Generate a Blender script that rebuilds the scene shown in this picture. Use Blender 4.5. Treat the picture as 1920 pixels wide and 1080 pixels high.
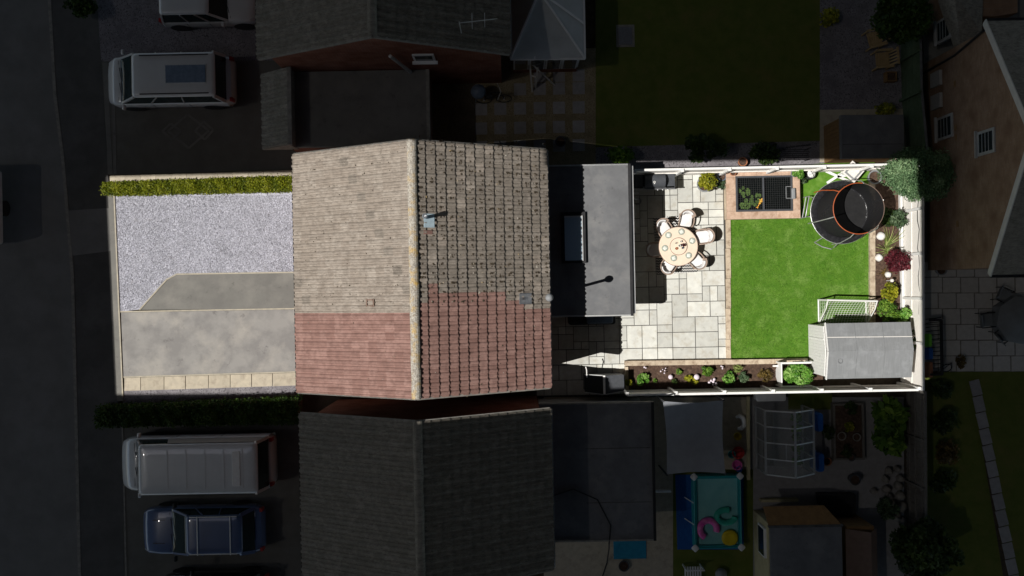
import bpy, bmesh, math, random
import numpy as np
from mathutils import Vector, Matrix, geometry
random.seed(7); RNG = np.random.default_rng(7)
for _o in list(bpy.data.objects): bpy.data.objects.remove(_o)
SC = bpy.context.scene; COL = SC.collection
R = math.radians
# ------------------------------------------------------------------ camera, sky, sun, exposure
CAMH = 36.0; FPX = 1692.0; ROT = R(1.1)          # drone height (m), focal length in photo pixels, plot turned 1.1 degrees in the frame
cam = bpy.data.cameras.new('camera'); camo = bpy.data.objects.new('camera', cam); COL.objects.link(camo)
camo.location = (0, 0, CAMH); camo.rotation_euler = (0, 0, -ROT)
cam.sensor_width = 36.0; cam.lens = 36.0*FPX/1920.0; cam.clip_start = 0.5; cam.clip_end = 2000
SC.camera = camo
EL = R(58); AZ = R(14.2)                          # sun height; direction in which shadows fall
LD = Vector((math.cos(EL)*math.cos(AZ), math.cos(EL)*math.sin(AZ), -math.sin(EL)))
W = bpy.data.worlds.new('World'); SC.world = W; W.use_nodes = True
_nt = W.node_tree; _bg = _nt.nodes['Background']
_sk = _nt.nodes.new('ShaderNodeTexSky'); _sk.sky_type = 'NISHITA'; _sk.sun_disc = False
_sk.dust_density = 1.0; _sk.ozone_density = 1.6; _sk.sun_elevation = EL; _sk.sun_rotation = math.atan2(-LD.x, -LD.y)
_nt.links.new(_sk.outputs[0], _bg.inputs[0]); _bg.inputs[1].default_value = 0.088
sl = bpy.data.lights.new('sun', 'SUN'); sl.energy = 4.9; sl.angle = R(0.15); sl.color = (1, .965, .91)
slo = bpy.data.objects.new('sun', sl); COL.objects.link(slo); slo.location = -LD*100
slo.rotation_euler = LD.to_track_quat('-Z', 'Y').to_euler()
SC.view_settings.view_transform = 'Standard'; SC.view_settings.look = 'None'
SC.view_settings.exposure = 0.0; SC.view_settings.gamma = 1.0; SC.view_settings.use_curve_mapping = False
SHADE_T = 0.016                                   # share of light the added unseen shade panel lets through
# ------------------------------------------------------------------ coordinates
_ca, _sa = math.cos(ROT), math.sin(ROT)
def px(u, v, z=0.0):
    "photo pixel of a point at height z -> its place in metres"
    k = (CAMH-z)/FPX; x = (u-960)*k; y = (540-v)*k
    return (x*_ca+y*_sa, -x*_sa+y*_ca)
def p3(u, v, z=0.0):
    a = px(u, v, z); return Vector((a[0], a[1], z))
def pp(pts, z=0.0): return [px(u, v, z) for u, v in pts]
# ------------------------------------------------------------------ mesh builder
class MB:
    def __init__(s): s.v = []; s.f = []
    def add(s, vs, fs):
        o = len(s.v); s.v += [tuple(a) for a in vs]; s.f += [tuple(i+o for i in f) for f in fs]; return s
    def box(s, x0, x1, y0, y1, z0, z1):
        return s.add([(x0,y0,z0),(x1,y0,z0),(x1,y1,z0),(x0,y1,z0),(x0,y0,z1),(x1,y0,z1),(x1,y1,z1),(x0,y1,z1)],
                     [(3,2,1,0),(4,5,6,7),(0,1,5,4),(1,2,6,5),(2,3,7,6),(3,0,4,7)])
    def obox(s, c, size, rz=0, rx=0, ry=0):
        m = Matrix.Rotation(rz,3,'Z') @ Matrix.Rotation(ry,3,'Y') @ Matrix.Rotation(rx,3,'X'); c = Vector(c)
        hx, hy, hz = [a/2 for a in size]
        vs = [c + m@Vector(p) for p in [(-hx,-hy,-hz),(hx,-hy,-hz),(hx,hy,-hz),(-hx,hy,-hz),(-hx,-hy,hz),(hx,-hy,hz),(hx,hy,hz),(-hx,hy,hz)]]
        return s.add(vs, [(3,2,1,0),(4,5,6,7),(0,1,5,4),(1,2,6,5),(2,3,7,6),(3,0,4,7)])
    def bar(s, a, b, w, h=None):
        "square bar from a to b"
        a = Vector(a); b = Vector(b); h = h or w; d = (b-a).normalized()
        up = Vector((0,0,1)) if abs(d.z) < .95 else Vector((1,0,0))
        n = d.cross(up).normalized()*w/2; m = n.cross(d).normalized()*h/2
        vs = [a-n-m, a+n-m, a+n+m, a-n+m, b-n-m, b+n-m, b+n+m, b-n+m]
        return s.add(vs, [(0,1,2,3),(7,6,5,4),(1,0,4,5),(2,1,5,6),(3,2,6,7),(0,3,7,4)])
    def prism(s, poly, z0, z1):
        n = len(poly)
        ar = sum(poly[i][0]*poly[(i+1)%n][1]-poly[(i+1)%n][0]*poly[i][1] for i in range(n))
        if ar < 0: poly = poly[::-1]
        z1s = z1 if isinstance(z1, (list, tuple)) else [z1]*n
        vs = [(p[0],p[1],z0) for p in poly] + [(p[0],p[1],z) for p, z in zip(poly, z1s)]
        return s.add(vs, [tuple(range(n-1,-1,-1)), tuple(range(n,2*n))] + [(i,(i+1)%n,n+(i+1)%n,n+i) for i in range(n)])
    def loft(s, rings, cap=True, closed=True):
        n = len(rings[0]); vs = [p for r in rings for p in r]; fs = []
        for k in range(len(rings)-1):
            for i in range(n if closed else n-1):
                j = (i+1)%n; fs.append((k*n+i, k*n+j, (k+1)*n+j, (k+1)*n+i))
        if cap and closed: fs += [tuple(range(n-1,-1,-1)), tuple(range((len(rings)-1)*n, len(rings)*n))]
        return s.add(vs, fs)
    def tube(s, path, r, n=8, closed=False):
        P = [Vector(p) for p in path]; rings = []; N = len(P)
        rr = r if isinstance(r, (list, tuple)) else [r]*N
        for i, p in enumerate(P):
            if closed: d = P[(i+1)%N]-P[i-1]
            else: d = P[min(i+1,N-1)]-P[max(i-1,0)]
            d.normalize(); up = Vector((0,0,1)) if abs(d.z) < .9 else Vector((1,0,0))
            a = d.cross(up).normalized(); b = a.cross(d).normalized()
            rings.append([p + (a*math.cos(2*math.pi*k/n)+b*math.sin(2*math.pi*k/n))*rr[i] for k in range(n)])
        if closed: rings.append(rings[0]); return s.loft(rings, cap=False)
        return s.loft(rings)
    def lathe(s, c, prof, n=20):
        cx, cy = c[0], c[1]
        return s.loft([[(cx+r*math.cos(2*math.pi*k/n), cy+r*math.sin(2*math.pi*k/n), z) for k in range(n)] for r, z in prof])
    def slab(s, cx, cy, z0, z1, sx, sy, rc=.05, re=.02, rot=0, m=4):
        "box with rounded corners and softened edges"
        rings = []
        for z, ins in ((z0,re),(z0+re,0),(z1-re,0),(z1-re*.3,re*.35),(z1,re)):
            hx, hy = sx/2-ins, sy/2-ins; c = max(.003, rc-ins*.5); c = min(c, hx*.99, hy*.99); ring = []
            for q, (ox, oy) in enumerate(((1,1),(-1,1),(-1,-1),(1,-1))):
                for k in range(m):
                    a = math.pi/2*(q + k/(m-1))
                    ring.append(((hx-c)*ox + c*math.cos(a), (hy-c)*oy + c*math.sin(a)))
            ct, st = math.cos(rot), math.sin(rot)
            rings.append([(cx+x*ct-y*st, cy+x*st+y*ct, z) for x, y in ring])
        return s.loft(rings)
    def mesh(s, name):
        me = bpy.data.meshes.new(name); me.from_pydata(s.v, [], s.f); me.validate(); me.update(); return me
def finish(me, mat, smooth=0):
    if mat: me.materials.append(mat)
    if smooth:
        me.shade_smooth() if smooth >= 180 else me.set_sharp_from_angle(angle=R(smooth))
        if smooth < 180:
            me.polygons.foreach_set('use_smooth', [True]*len(me.polygons))
    return me
def link(name, me, parent=None, loc=(0,0,0), rz=0):
    o = bpy.data.objects.new(name, me); COL.objects.link(o); o.location = loc
    if rz: o.rotation_euler = (0,0,rz)
    if parent is not None:
        o.parent = parent
        if parent.get('_w'): o.location = Vector(loc)-parent.location
    return o
def part(name, mb, mat, parent=None, smooth=0, label=None):
    o = link(name, finish(mb.mesh(name), mat, smooth), parent)
    if label: o['label'] = label
    return o
def tag(o, label, cat, group=None):
    o['label'] = label; o['category'] = cat
    if group: o['group'] = group
    return o
def thing(name, label, cat, loc=(0,0,0), group=None, world=True, rz=0):
    "Empty at a thing's base; world=True: its parts are modelled in world metres"
    o = bpy.data.objects.new(name, None); COL.objects.link(o); o.empty_display_size = .2
    o.location = (loc[0], loc[1], loc[2] if len(loc) > 2 else 0)
    if rz: o.rotation_euler = (0,0,rz)
    if world: o['_w'] = 1
    return tag(o, label, cat, group)
def one(name, mb, mat, label, cat, group=None, smooth=0):
    "thing that is a single mesh, origin at its base"
    vs = np.array(mb.v); c = vs.mean(0); c[2] = vs[:,2].min()
    mb.v = [tuple(a) for a in (vs-c)]
    o = link(name, finish(mb.mesh(name), mat, smooth)); o.location = c
    return tag(o, label, cat, group)
def struct(name, mb, mat):
    o = part(name, mb, mat); o['kind'] = 'structure'; return o
def stuff(o): o['kind'] = 'stuff'; return o
def copy_tree(o, parent=None):
    c = o.copy(); COL.objects.link(c); c.parent = parent
    for ch in list(o.children): copy_tree(ch, c)
    return c
def fast_mesh(name, V, F, mat, tone=None):
    me = bpy.data.meshes.new(name); n, k = F.shape
    me.vertices.add(len(V)); me.vertices.foreach_set('co', np.ascontiguousarray(V, dtype=np.float32).ravel())
    me.loops.add(n*k); me.loops.foreach_set('vertex_index', np.ascontiguousarray(F, dtype=np.int32).ravel())
    me.polygons.add(n); me.polygons.foreach_set('loop_start', np.arange(0, n*k, k, dtype=np.int32))
    if tone is not None:
        a = me.attributes.new('tone', 'FLOAT', 'FACE'); a.data.foreach_set('value', np.asarray(tone, dtype=np.float32))
    me.update(calc_edges=True); me.validate(); me.shade_flat(); me.materials.append(mat); return me
# ------------------------------------------------------------------ materials
def nodes(name):
    m = bpy.data.materials.new(name); m.use_nodes = True; nt = m.node_tree
    return m, nt, nt.nodes['Principled BSDF']
def N(nt, t, **kw):
    n = nt.nodes.new('ShaderNode'+t)
    for k, v in kw.items():
        if k.startswith('i_'): n.inputs[k[2:].replace('_', ' ')].default_value = v
        else: setattr(n, k, v)
    return n
def mixc(nt, fac, a, b, mode='MIX'):
    n = nt.nodes.new('ShaderNodeMix'); n.data_type = 'RGBA'; n.blend_type = mode
    for sock, val in ((n.inputs[0], fac), (n.inputs[6], a), (n.inputs[7], b)):
        if isinstance(val, (int, float)): sock.default_value = val
        elif isinstance(val, (tuple, list)): sock.default_value = (*val[:3], 1)
        else: nt.links.new(val, sock)
    return n.outputs[2]
def ramp(nt, x, lo, hi):
    n = N(nt, 'MapRange'); n.inputs[1].default_value = lo; n.inputs[2].default_value = hi; nt.links.new(x, n.inputs[0]); return n.outputs[0]
def pos(nt): return nt.nodes.new('ShaderNodeNewGeometry').outputs['Position']
def noise(nt, scale, detail=3, rough=.6, vec=None, stretch=None):
    n = N(nt, 'TexNoise'); n.inputs['Scale'].default_value = scale; n.inputs['Detail'].default_value = detail; n.inputs['Roughness'].default_value = rough
    v = vec or pos(nt)
    if stretch:
        mp = N(nt, 'VectorMath', operation='MULTIPLY'); nt.links.new(v, mp.inputs[0]); mp.inputs[1].default_value = stretch; v = mp.outputs[0]
    nt.links.new(v, n.inputs['Vector']); return n.outputs[0]
def vor(nt, scale, feature='F1', out='Distance'):
    n = N(nt, 'TexVoronoi', feature=feature); n.inputs['Scale'].default_value = scale; nt.links.new(pos(nt), n.inputs['Vector']); return n.outputs[out]
def bump(nt, b, h, strength=.4, dist=.01):
    n = N(nt, 'Bump'); n.inputs['Strength'].default_value = strength; n.inputs['Distance'].default_value = dist
    nt.links.new(h, n.inputs['Height']); nt.links.new(n.outputs[0], b.inputs['Normal'])
def base(nt, b, c, rough=.8, spec=.3, metal=0):
    if isinstance(c, (tuple, list)): b.inputs['Base Color'].default_value = (*c, 1)
    else: nt.links.new(c, b.inputs['Base Color'])
    b.inputs['Roughness'].default_value = rough; b.inputs['Specular IOR Level'].default_value = spec; b.inputs['Metallic'].default_value = metal
def M(name, c1, c2=None, scale=6, rough=.8, bs=.25, fine=60, spec=.3, metal=0, stretch=None, lo=.35, hi=.65, rnd=0, c3=None, s3=1.2, coat=0, c4=None, s4=2.0):
    "general worn surface: two tones by noise, a broad stain, fine relief, optional tone per object"
    m, nt, b = nodes(name); c2 = c2 or tuple(x*.8 for x in c1)
    c = mixc(nt, ramp(nt, noise(nt, scale, 4, stretch=stretch), lo, hi), c1, c2)
    if c3: c = mixc(nt, ramp(nt, noise(nt, s3, 5, .65), .5, .72), c, c3)
    if c4: c = mixc(nt, ramp(nt, noise(nt, s4, 6, .7), .60, .74), c, c4)
    if rnd:
        oi = N(nt, 'ObjectInfo'); at = N(nt, 'Attribute', attribute_name='tone')
        ad = N(nt, 'Math', operation='ADD'); nt.links.new(oi.outputs['Random'], ad.inputs[0]); nt.links.new(at.outputs['Fac'], ad.inputs[1])
        fr = N(nt, 'Math', operation='FRACT'); nt.links.new(ad.outputs[0], fr.inputs[0])
        mr = N(nt, 'MapRange'); mr.inputs[3].default_value = 1-rnd; mr.inputs[4].default_value = 1+rnd*.6; nt.links.new(fr.outputs[0], mr.inputs[0])
        sc = N(nt, 'VectorMath', operation='SCALE'); nt.links.new(c, sc.inputs[0]); nt.links.new(mr.outputs[0], sc.inputs['Scale']); c = sc.outputs[0]
    base(nt, b, c, rough, spec, metal)
    if coat: b.inputs['Coat Weight'].default_value = coat; b.inputs['Coat Roughness'].default_value = .05
    if bs: bump(nt, b, noise(nt, fine, 4, .7), bs, .012)
    return m
def leafmat(name, dark, mid, light, transl=.25, rough=.55):
    m, nt, b = nodes(name); at = N(nt, 'Attribute', attribute_name='tone')
    cr = N(nt, 'ValToRGB'); e = cr.color_ramp.elements
    e[0].color = (*dark, 1); e[1].color = (*light, 1); e[0].position = .05; e[1].position = .95
    k = cr.color_ramp.elements.new(.5); k.color = (*mid, 1)
    nt.links.new(at.outputs['Fac'], cr.inputs[0]); base(nt, b, cr.outputs[0], rough, .3)
    if transl:
        t = N(nt, 'BsdfTranslucent'); nt.links.new(cr.outputs[0], t.inputs[0]); mx = N(nt, 'MixShader'); mx.inputs[0].default_value = transl
        nt.links.new(b.outputs[0], mx.inputs[1]); nt.links.new(t.outputs[0], mx.inputs[2])
        nt.links.new(mx.outputs[0], nt.nodes['Material Output'].inputs[0])
    return m
def glassy(name, c, rough=.05, alpha=None):
    m, nt, b = nodes(name); base(nt, b, c, rough, .6)
    if alpha is not None: b.inputs['Alpha'].default_value = alpha
    return m
def tilemat(name, c1, c2, red=False):
    m, nt, b = nodes(name)
    oi = N(nt, 'ObjectInfo'); at = N(nt, 'Attribute', attribute_name='tone')
    ad = N(nt, 'Math', operation='ADD'); nt.links.new(oi.outputs['Random'], ad.inputs[0]); nt.links.new(at.outputs['Fac'], ad.inputs[1])
    fr = N(nt, 'Math', operation='FRACT'); nt.links.new(ad.outputs[0], fr.inputs[0])
    c = mixc(nt, fr.outputs[0], c1, c2)
    c = mixc(nt, ramp(nt, noise(nt, 4.5, 5, .7), .42, .7), c, tuple(x*.72 for x in c1))
    if not red:
        c = mixc(nt, ramp(nt, noise(nt, 24, 3, .6, stretch=(.25, 1, .25)), .5, .75), c, tuple(x*.55 for x in c1))
        c = mixc(nt, ramp(nt, noise(nt, 30, 4, .7), .62, .72), c, (.5,.47,.41))
        c = mixc(nt, ramp(nt, noise(nt, 17, 4, .75), .66, .72), c, (.045,.035,.028))
    else:
        c = mixc(nt, ramp(nt, noise(nt, 26, 4, .7), .68, .74), c, (.55,.45,.4))
        c = mixc(nt, ramp(nt, noise(nt, 9, 4, .7), .55, .75), c, tuple(x*.7 for x in c2))
    base(nt, b, c, .95, .15); bump(nt, b, noise(nt, 90, 4, .7), .5, .012); return m
def brickmat(name, c1, c2, mortar, axis='x'):
    m, nt, b = nodes(name); g = pos(nt); sp = N(nt, 'SeparateXYZ'); nt.links.new(g, sp.inputs[0]); cb = N(nt, 'CombineXYZ')
    nt.links.new(sp.outputs['X' if axis == 'x' else 'Y'], cb.inputs[0]); nt.links.new(sp.outputs['Z'], cb.inputs[1])
    br = N(nt, 'TexBrick'); br.inputs['Color1'].default_value = (*c1,1); br.inputs['Color2'].default_value = (*c2,1); br.inputs['Mortar'].default_value = (*mortar,1)
    br.inputs['Scale'].default_value = 1; br.inputs['Brick Width'].default_value = .225; br.inputs['Row Height'].default_value = .075; br.inputs['Mortar Size'].default_value = .006
    nt.links.new(cb.outputs[0], br.inputs['Vector'])
    c = mixc(nt, ramp(nt, noise(nt, 1.5, 4), .4, .7), br.outputs[0], tuple(x*.75 for x in c1))
    base(nt, b, c, .9, .15); bump(nt, b, br.outputs[1], -.4, .01); return m
def gravelmat(name, c1, c2, c3, scale=28):
    m, nt, b = nodes(name); v = N(nt, 'TexVoronoi'); v.inputs['Scale'].default_value = scale; nt.links.new(pos(nt), v.inputs['Vector'])
    sp = N(nt, 'SeparateColor'); nt.links.new(v.outputs['Color'], sp.inputs[0])
    c = mixc(nt, sp.outputs[0], c1, c2); c = mixc(nt, ramp(nt, sp.outputs[1], .75, .9), c, c3)
    c = mixc(nt, ramp(nt, noise(nt, 1.6, 4), .45, .7), c, tuple(x*.75 for x in c1))
    base(nt, b, c, .85, .25); bump(nt, b, v.outputs['Distance'], -.9, .03); return m
MT = {}
def mats():
    g = MT
    g['tile'] = tilemat('weathered_tile', (.30,.255,.215), (.37,.325,.28)); g['tile_red'] = tilemat('red_tile', (.245,.142,.12), (.325,.2,.172), True)
    g['tile_dark'] = tilemat('brown_tile', (.24,.22,.185), (.30,.275,.235))
    g['tile_moss'] = tilemat('mossy_tile', (.225,.195,.165), (.285,.25,.215)); g['tile_deep'] = tilemat('deep_brown_tile', (.16,.145,.12), (.21,.19,.16))  # second tile: a darker brown for the neighbours' right-hand slopes
    g['lichen'] = M('lichen_mortar', (.52,.49,.43), (.2,.17,.14), 22, .95, .8, 40, c3=(.5,.33,.1), s3=3.1)
    g['moss'] = M('dark_moss', (.035,.026,.02), (.09,.07,.045), 20, 1, .5)
    g['brick'] = brickmat('red_brick', (.22,.075,.045), (.28,.10,.06), (.25,.2,.17)); g['brick_y'] = brickmat('red_brick_side', (.22,.075,.045), (.28,.10,.06), (.25,.2,.17), 'y')
    g['buff'] = brickmat('buff_brick', (.27,.165,.105), (.33,.215,.14), (.27,.23,.19), 'y'); g['greywin'] = M('dull_window_frame', (.42,.42,.41), (.36,.36,.35), 6, .5, .05)
    g['felt'] = M('grey_roof_felt', (.165,.168,.175), (.13,.133,.14), 1.6, .9, .3, 120, c3=(.205,.205,.205), s3=1.1, c4=(.10,.10,.103), s4=4)
    g['felt_b'] = M('bituminous_felt', (.12,.12,.115), (.085,.085,.085), 2.5, .95, .3, 90, c3=(.05,.05,.05), s3=3)
    g['shedfelt'] = M('shed_roof_felt', (.25,.258,.265), (.215,.223,.23), 3, .9, .25, 130, stretch=(6,.6,1), c3=(.30,.31,.32), s3=2.2)
    g['flag'] = M('sandstone_flag', (.66,.66,.61), (.58,.58,.54), 4, .85, .2, 50, rnd=.2, c3=(.50,.47,.40), s3=2.3, c4=(.40,.38,.33), s4=3.5)
    g['joint'] = M('dark_joint', (.06,.06,.055), (.09,.085,.08), 12, .95)
    g['slabpale'] = M('pale_paving_slab', (.5,.44,.34), (.43,.38,.30), 5, .9, .2, 60, rnd=.12, c3=(.33,.28,.22), s3=3)
    g['slabgrey'] = M('grey_paving_slab', (.34,.33,.33), (.29,.28,.28), 5, .9, .2, 60, rnd=.12)
    g['slablight'] = M('light_paving_slab', (.56,.54,.51), (.5,.48,.45), 5, .9, .2, 60, rnd=.08)
    g['conc'] = M('old_concrete', (.275,.265,.252), (.215,.207,.20), 1.3, .9, .3, 60, c3=(.345,.325,.295), s3=.8, c4=(.13,.122,.118), s4=2.0, lo=.4, hi=.6)
    g['conc2'] = M('dark_concrete', (.185,.18,.165), (.155,.15,.14), 1.5, .9, .3, 60, c3=(.23,.22,.2), s3=.7, c4=(.11,.105,.098), s4=3)
    g['kerb'] = M('concrete_edging', (.30,.28,.25), (.2,.19,.17), 5, .9, .3); g['kerbpale'] = M('pale_edging', (.47,.42,.33), (.36,.33,.27), 5, .9, .3)
    g['asphalt'] = M('road_asphalt', (.205,.20,.19), (.17,.166,.158), 1.1, .95, .5, 150, c3=(.225,.22,.215), s3=.5); g['asphalt2'] = M('pavement_asphalt', (.108,.105,.10), (.085,.083,.08), 1.3, .95, .5, 150, c3=(.13,.128,.125), s3=.7)
    g['drive'] = M('dark_drive', (.155,.15,.135), (.125,.12,.105), 1.4, .95, .4, 120); g['earth'] = M('earth', (.09,.07,.05), (.06,.045,.03), 5, 1, .6, 25)
    g['soil'] = M('bed_soil', (.10,.062,.043), (.055,.034,.025), 11, 1, .9, 30, c3=(.16,.105,.075), s3=8)
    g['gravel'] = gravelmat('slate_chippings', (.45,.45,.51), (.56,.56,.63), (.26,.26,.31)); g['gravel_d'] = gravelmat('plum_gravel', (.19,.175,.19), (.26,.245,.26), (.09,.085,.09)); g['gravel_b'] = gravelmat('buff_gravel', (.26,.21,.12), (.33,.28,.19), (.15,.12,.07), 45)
    g['chip'] = M('slate_chip', (.56,.56,.625), (.45,.45,.51), 14, .8, 0, rnd=.5, c3=(.40,.40,.45), s3=.9, c4=(.34,.32,.33), s4=2.2)
    g['turf'] = M('lawn_turf', (.08,.20,.018), (.115,.24,.026), 3.5, .9, .7, 110, spec=.15, c3=(.20,.33,.07), s3=1.6)
    g['oldlawn'] = M('dry_lawn', (.10,.13,.026), (.13,.15,.034), 2.2, .95, .7, 110, spec=.1, c3=(.16,.15,.045), s3=.9)
    g['blade'] = leafmat('turf_blades', (.052,.145,.010), (.112,.25,.024), (.26,.41,.095), .2)
    g['timber'] = M('pale_sleeper', (.60,.50,.375), (.48,.385,.28), 5, .85, .3, 40, stretch=(1,1,1), rnd=.12, c3=(.22,.15,.1), s3=4.5); g['peach'] = M('peach_sleeper', (.62,.45,.34), (.50,.345,.25), 7, .85, .25, 40, rnd=.1, c3=(.36,.22,.14), s3=4)
    g['white'] = M('white_paint', (.84,.835,.815), (.78,.775,.755), 8, .6, .12, 60); g['cream'] = M('cream_fence_paint', (.80,.77,.725), (.73,.70,.655), 7, .75, .25, 70, stretch=(1,1,5))
    g['greyfence'] = M('grey_fence_board', (.16,.165,.17), (.11,.115,.12), 6, .85, .3, 50); g['greenfence'] = M('green_fence_paint', (.10,.145,.085), (.075,.115,.065), 5, .85, .3); g['oldfence'] = M('silvered_fence', (.20,.185,.165), (.145,.135,.12), 6, .9, .4, 50, stretch=(1,6,1))
    g['brown'] = M('brown_shed_board', (.26,.15,.06), (.2,.11,.045), 5, .85, .3); g['brownroof'] = M('brown_roof_felt', (.21,.145,.115), (.17,.115,.09), 4, .9, .3); g['creamwall'] = M('cream_render', (.5,.44,.27), (.42,.37,.22), 4, .9, .2)
    g['render'] = M('white_render', (.62,.6,.56), (.55,.53,.5), 4, .9, .2); g['wood'] = M('garden_wood', (.42,.30,.15), (.33,.23,.11), 5, .8, .3, 40); g['trunk'] = M('bark', (.13,.09,.06), (.08,.055,.04), 14, 1, .8, 30)
    g['black'] = M('black_plastic', (.018,.018,.02), (.026,.026,.028), 8, .5, .1, 60); g['blackmat'] = M('black_mesh_fabric', (.013,.013,.014), (.019,.019,.02), 5, .85, .3, 140); g['pad'] = M('black_pvc_pad', (.016,.016,.018), (.03,.03,.034), 9, .24, .9, 12)
    g['darkgrey'] = M('charcoal_metal', (.075,.08,.09), (.06,.064,.072), 6, .45, .08); g['steel'] = M('brushed_steel', (.55,.56,.58), (.45,.46,.48), 12, .35, .05, metal=.85); g['galv'] = M('galvanised_tube', (.56,.57,.57), (.47,.48,.48), 12, .42, .05, metal=.5)
    g['lead'] = M('lead_flashing', (.40,.50,.56), (.32,.41,.47), 10, .6, .2); g['upvc'] = M('white_upvc', (.74,.74,.74), (.68,.68,.68), 5, .4, .05); g['gutter'] = M('black_gutter', (.02,.02,.022), (.03,.03,.032), 6, .5, .05)
    g['orange'] = M('orange_tube', (.5,.115,.035), (.4,.09,.03), 8, .5, .1); g['rattan'] = M('beige_rattan', (.43,.33,.265), (.34,.255,.205), 60, .8, .5, 90); g['cushion'] = M('white_cushion', (.80,.79,.78), (.74,.73,.73), 7, .9, .2, 30)
    g['tabletop'] = M('cream_table_top', (.84,.70,.555), (.78,.645,.51), 4, .55, .06, rnd=0); g['tabletrim'] = M('taupe_trim', (.33,.22,.17), (.28,.19,.15), 8, .6); g['china'] = M('white_china', (.8,.8,.78), (.75,.75,.73), 5, .2, 0); g['platerim'] = M('grey_plate', (.42,.44,.38), (.34,.37,.31), 8, .3, 0); g['napkin'] = M('napkin', (.80,.82,.76), (.7,.73,.66), 20, .9, .2)
    g['terracotta'] = M('terracotta', (.44,.19,.10), (.34,.14,.075), 8, .85); g['stonewhite'] = M('white_cobble', (.82,.81,.78), (.72,.71,.68), 6, .7, .3); g['bluepot'] = M('blue_glazed_pot', (.16,.21,.28), (.12,.16,.22), 6, .3); g['greypot'] = M('grey_pot', (.28,.29,.3), (.22,.23,.24), 6, .6)
    g['water'] = glassy('pond_water', (.006,.008,.008), .04); g['glass'] = glassy('dark_glass', (.02,.03,.034), .06); g['rooflight'] = glassy('rooflight_sky_tint', (.33,.45,.57), .12); g['carglass'] = glassy('car_glass', (.018,.032,.034), .08)  # rooflight: the sky's reflection is put into the pane colour
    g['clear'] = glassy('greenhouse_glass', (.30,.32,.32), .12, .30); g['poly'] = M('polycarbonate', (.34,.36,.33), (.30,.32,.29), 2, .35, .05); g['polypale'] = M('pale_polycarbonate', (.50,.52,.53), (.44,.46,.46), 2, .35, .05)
    def paint(n, c, cc=1): g[n] = M(n, c, tuple(x*.95 for x in c), 2, .3, 0, spec=.5, coat=cc)
    paint('paint_white', (.60,.60,.59)); paint('paint_silver', (.5,.53,.54)); paint('paint_blue', (.075,.115,.225)); paint('paint_black', (.012,.012,.014))
    g['tyre'] = M('tyre_rubber', (.02,.02,.02), (.03,.03,.03), 10, .9); g['redlens'] = M('red_lens', (.35,.02,.02), (.3,.02,.02), 6, .3, 0); g['lens'] = M('clear_lens', (.5,.52,.55), (.4,.42,.45), 6, .1, 0)
    g['tarp'] = M('blue_tarpaulin', (.02,.11,.36), (.015,.08,.28), 5, .4, .5, 9, stretch=(6,.8,1)); g['poolwater'] = M('pool_water', (.28,.62,.60), (.22,.55,.55), 2, .08, .3, 6); g['teal'] = M('teal_vinyl', (.02,.30,.31), (.02,.25,.27), 3, .35); g['pink'] = M('pink_vinyl', (.62,.07,.36), (.72,.2,.44), 6, .25); g['yellow'] = M('yellow_vinyl', (.72,.55,.02), (.65,.48,.02), 4, .3); g['green_v'] = M('green_vinyl', (.05,.45,.30), (.04,.36,.27), 5, .25); g['red'] = M('red_vinyl', (.6,.05,.05), (.5,.04,.04), 5, .4); g['bluebutt'] = M('blue_plastic', (.02,.12,.42), (.02,.1,.36), 5, .35, .05); g['lime'] = M('lime_plastic', (.22,.62,.06), (.18,.54,.05), 5, .4, .05); g['mat_cyan'] = M('cyan_sheet', (.03,.27,.42), (.025,.22,.36), 6, .35, .6, 8)
    g['sail'] = M('grey_sailcloth', (.28,.295,.32), (.25,.262,.285), 3, .9, .2, 90); g['cover'] = M('grey_cover', (.22,.24,.25), (.19,.205,.215), 3, .7, .3, 10); g['fish'] = M('orange_koi', (.9,.34,.03), (.85,.6,.12), 20, .3, 0)
    g['rope'] = M('white_net_cord', (.74,.77,.68), (.66,.69,.6), 20, .9, 0); g['wire'] = M('black_wire', (.035,.035,.037), (.05,.05,.05), 10, .5, 0)
    L = leafmat
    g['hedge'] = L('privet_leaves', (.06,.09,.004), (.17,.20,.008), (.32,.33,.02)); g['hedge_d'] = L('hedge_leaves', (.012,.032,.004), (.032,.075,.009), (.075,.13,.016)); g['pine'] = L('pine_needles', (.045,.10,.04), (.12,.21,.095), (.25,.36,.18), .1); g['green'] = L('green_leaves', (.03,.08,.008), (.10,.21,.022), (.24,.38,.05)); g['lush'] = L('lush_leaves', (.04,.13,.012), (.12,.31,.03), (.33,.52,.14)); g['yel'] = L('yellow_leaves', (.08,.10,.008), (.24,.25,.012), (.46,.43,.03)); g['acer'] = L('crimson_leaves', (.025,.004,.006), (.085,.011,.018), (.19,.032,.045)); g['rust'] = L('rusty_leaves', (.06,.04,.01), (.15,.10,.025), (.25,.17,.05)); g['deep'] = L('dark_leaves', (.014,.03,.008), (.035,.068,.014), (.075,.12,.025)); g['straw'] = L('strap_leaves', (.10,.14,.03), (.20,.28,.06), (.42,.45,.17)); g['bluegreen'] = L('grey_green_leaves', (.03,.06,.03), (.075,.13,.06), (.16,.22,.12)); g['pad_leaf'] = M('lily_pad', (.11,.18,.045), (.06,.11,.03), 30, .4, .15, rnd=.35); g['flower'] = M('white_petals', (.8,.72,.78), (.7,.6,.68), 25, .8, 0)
mats()
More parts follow.
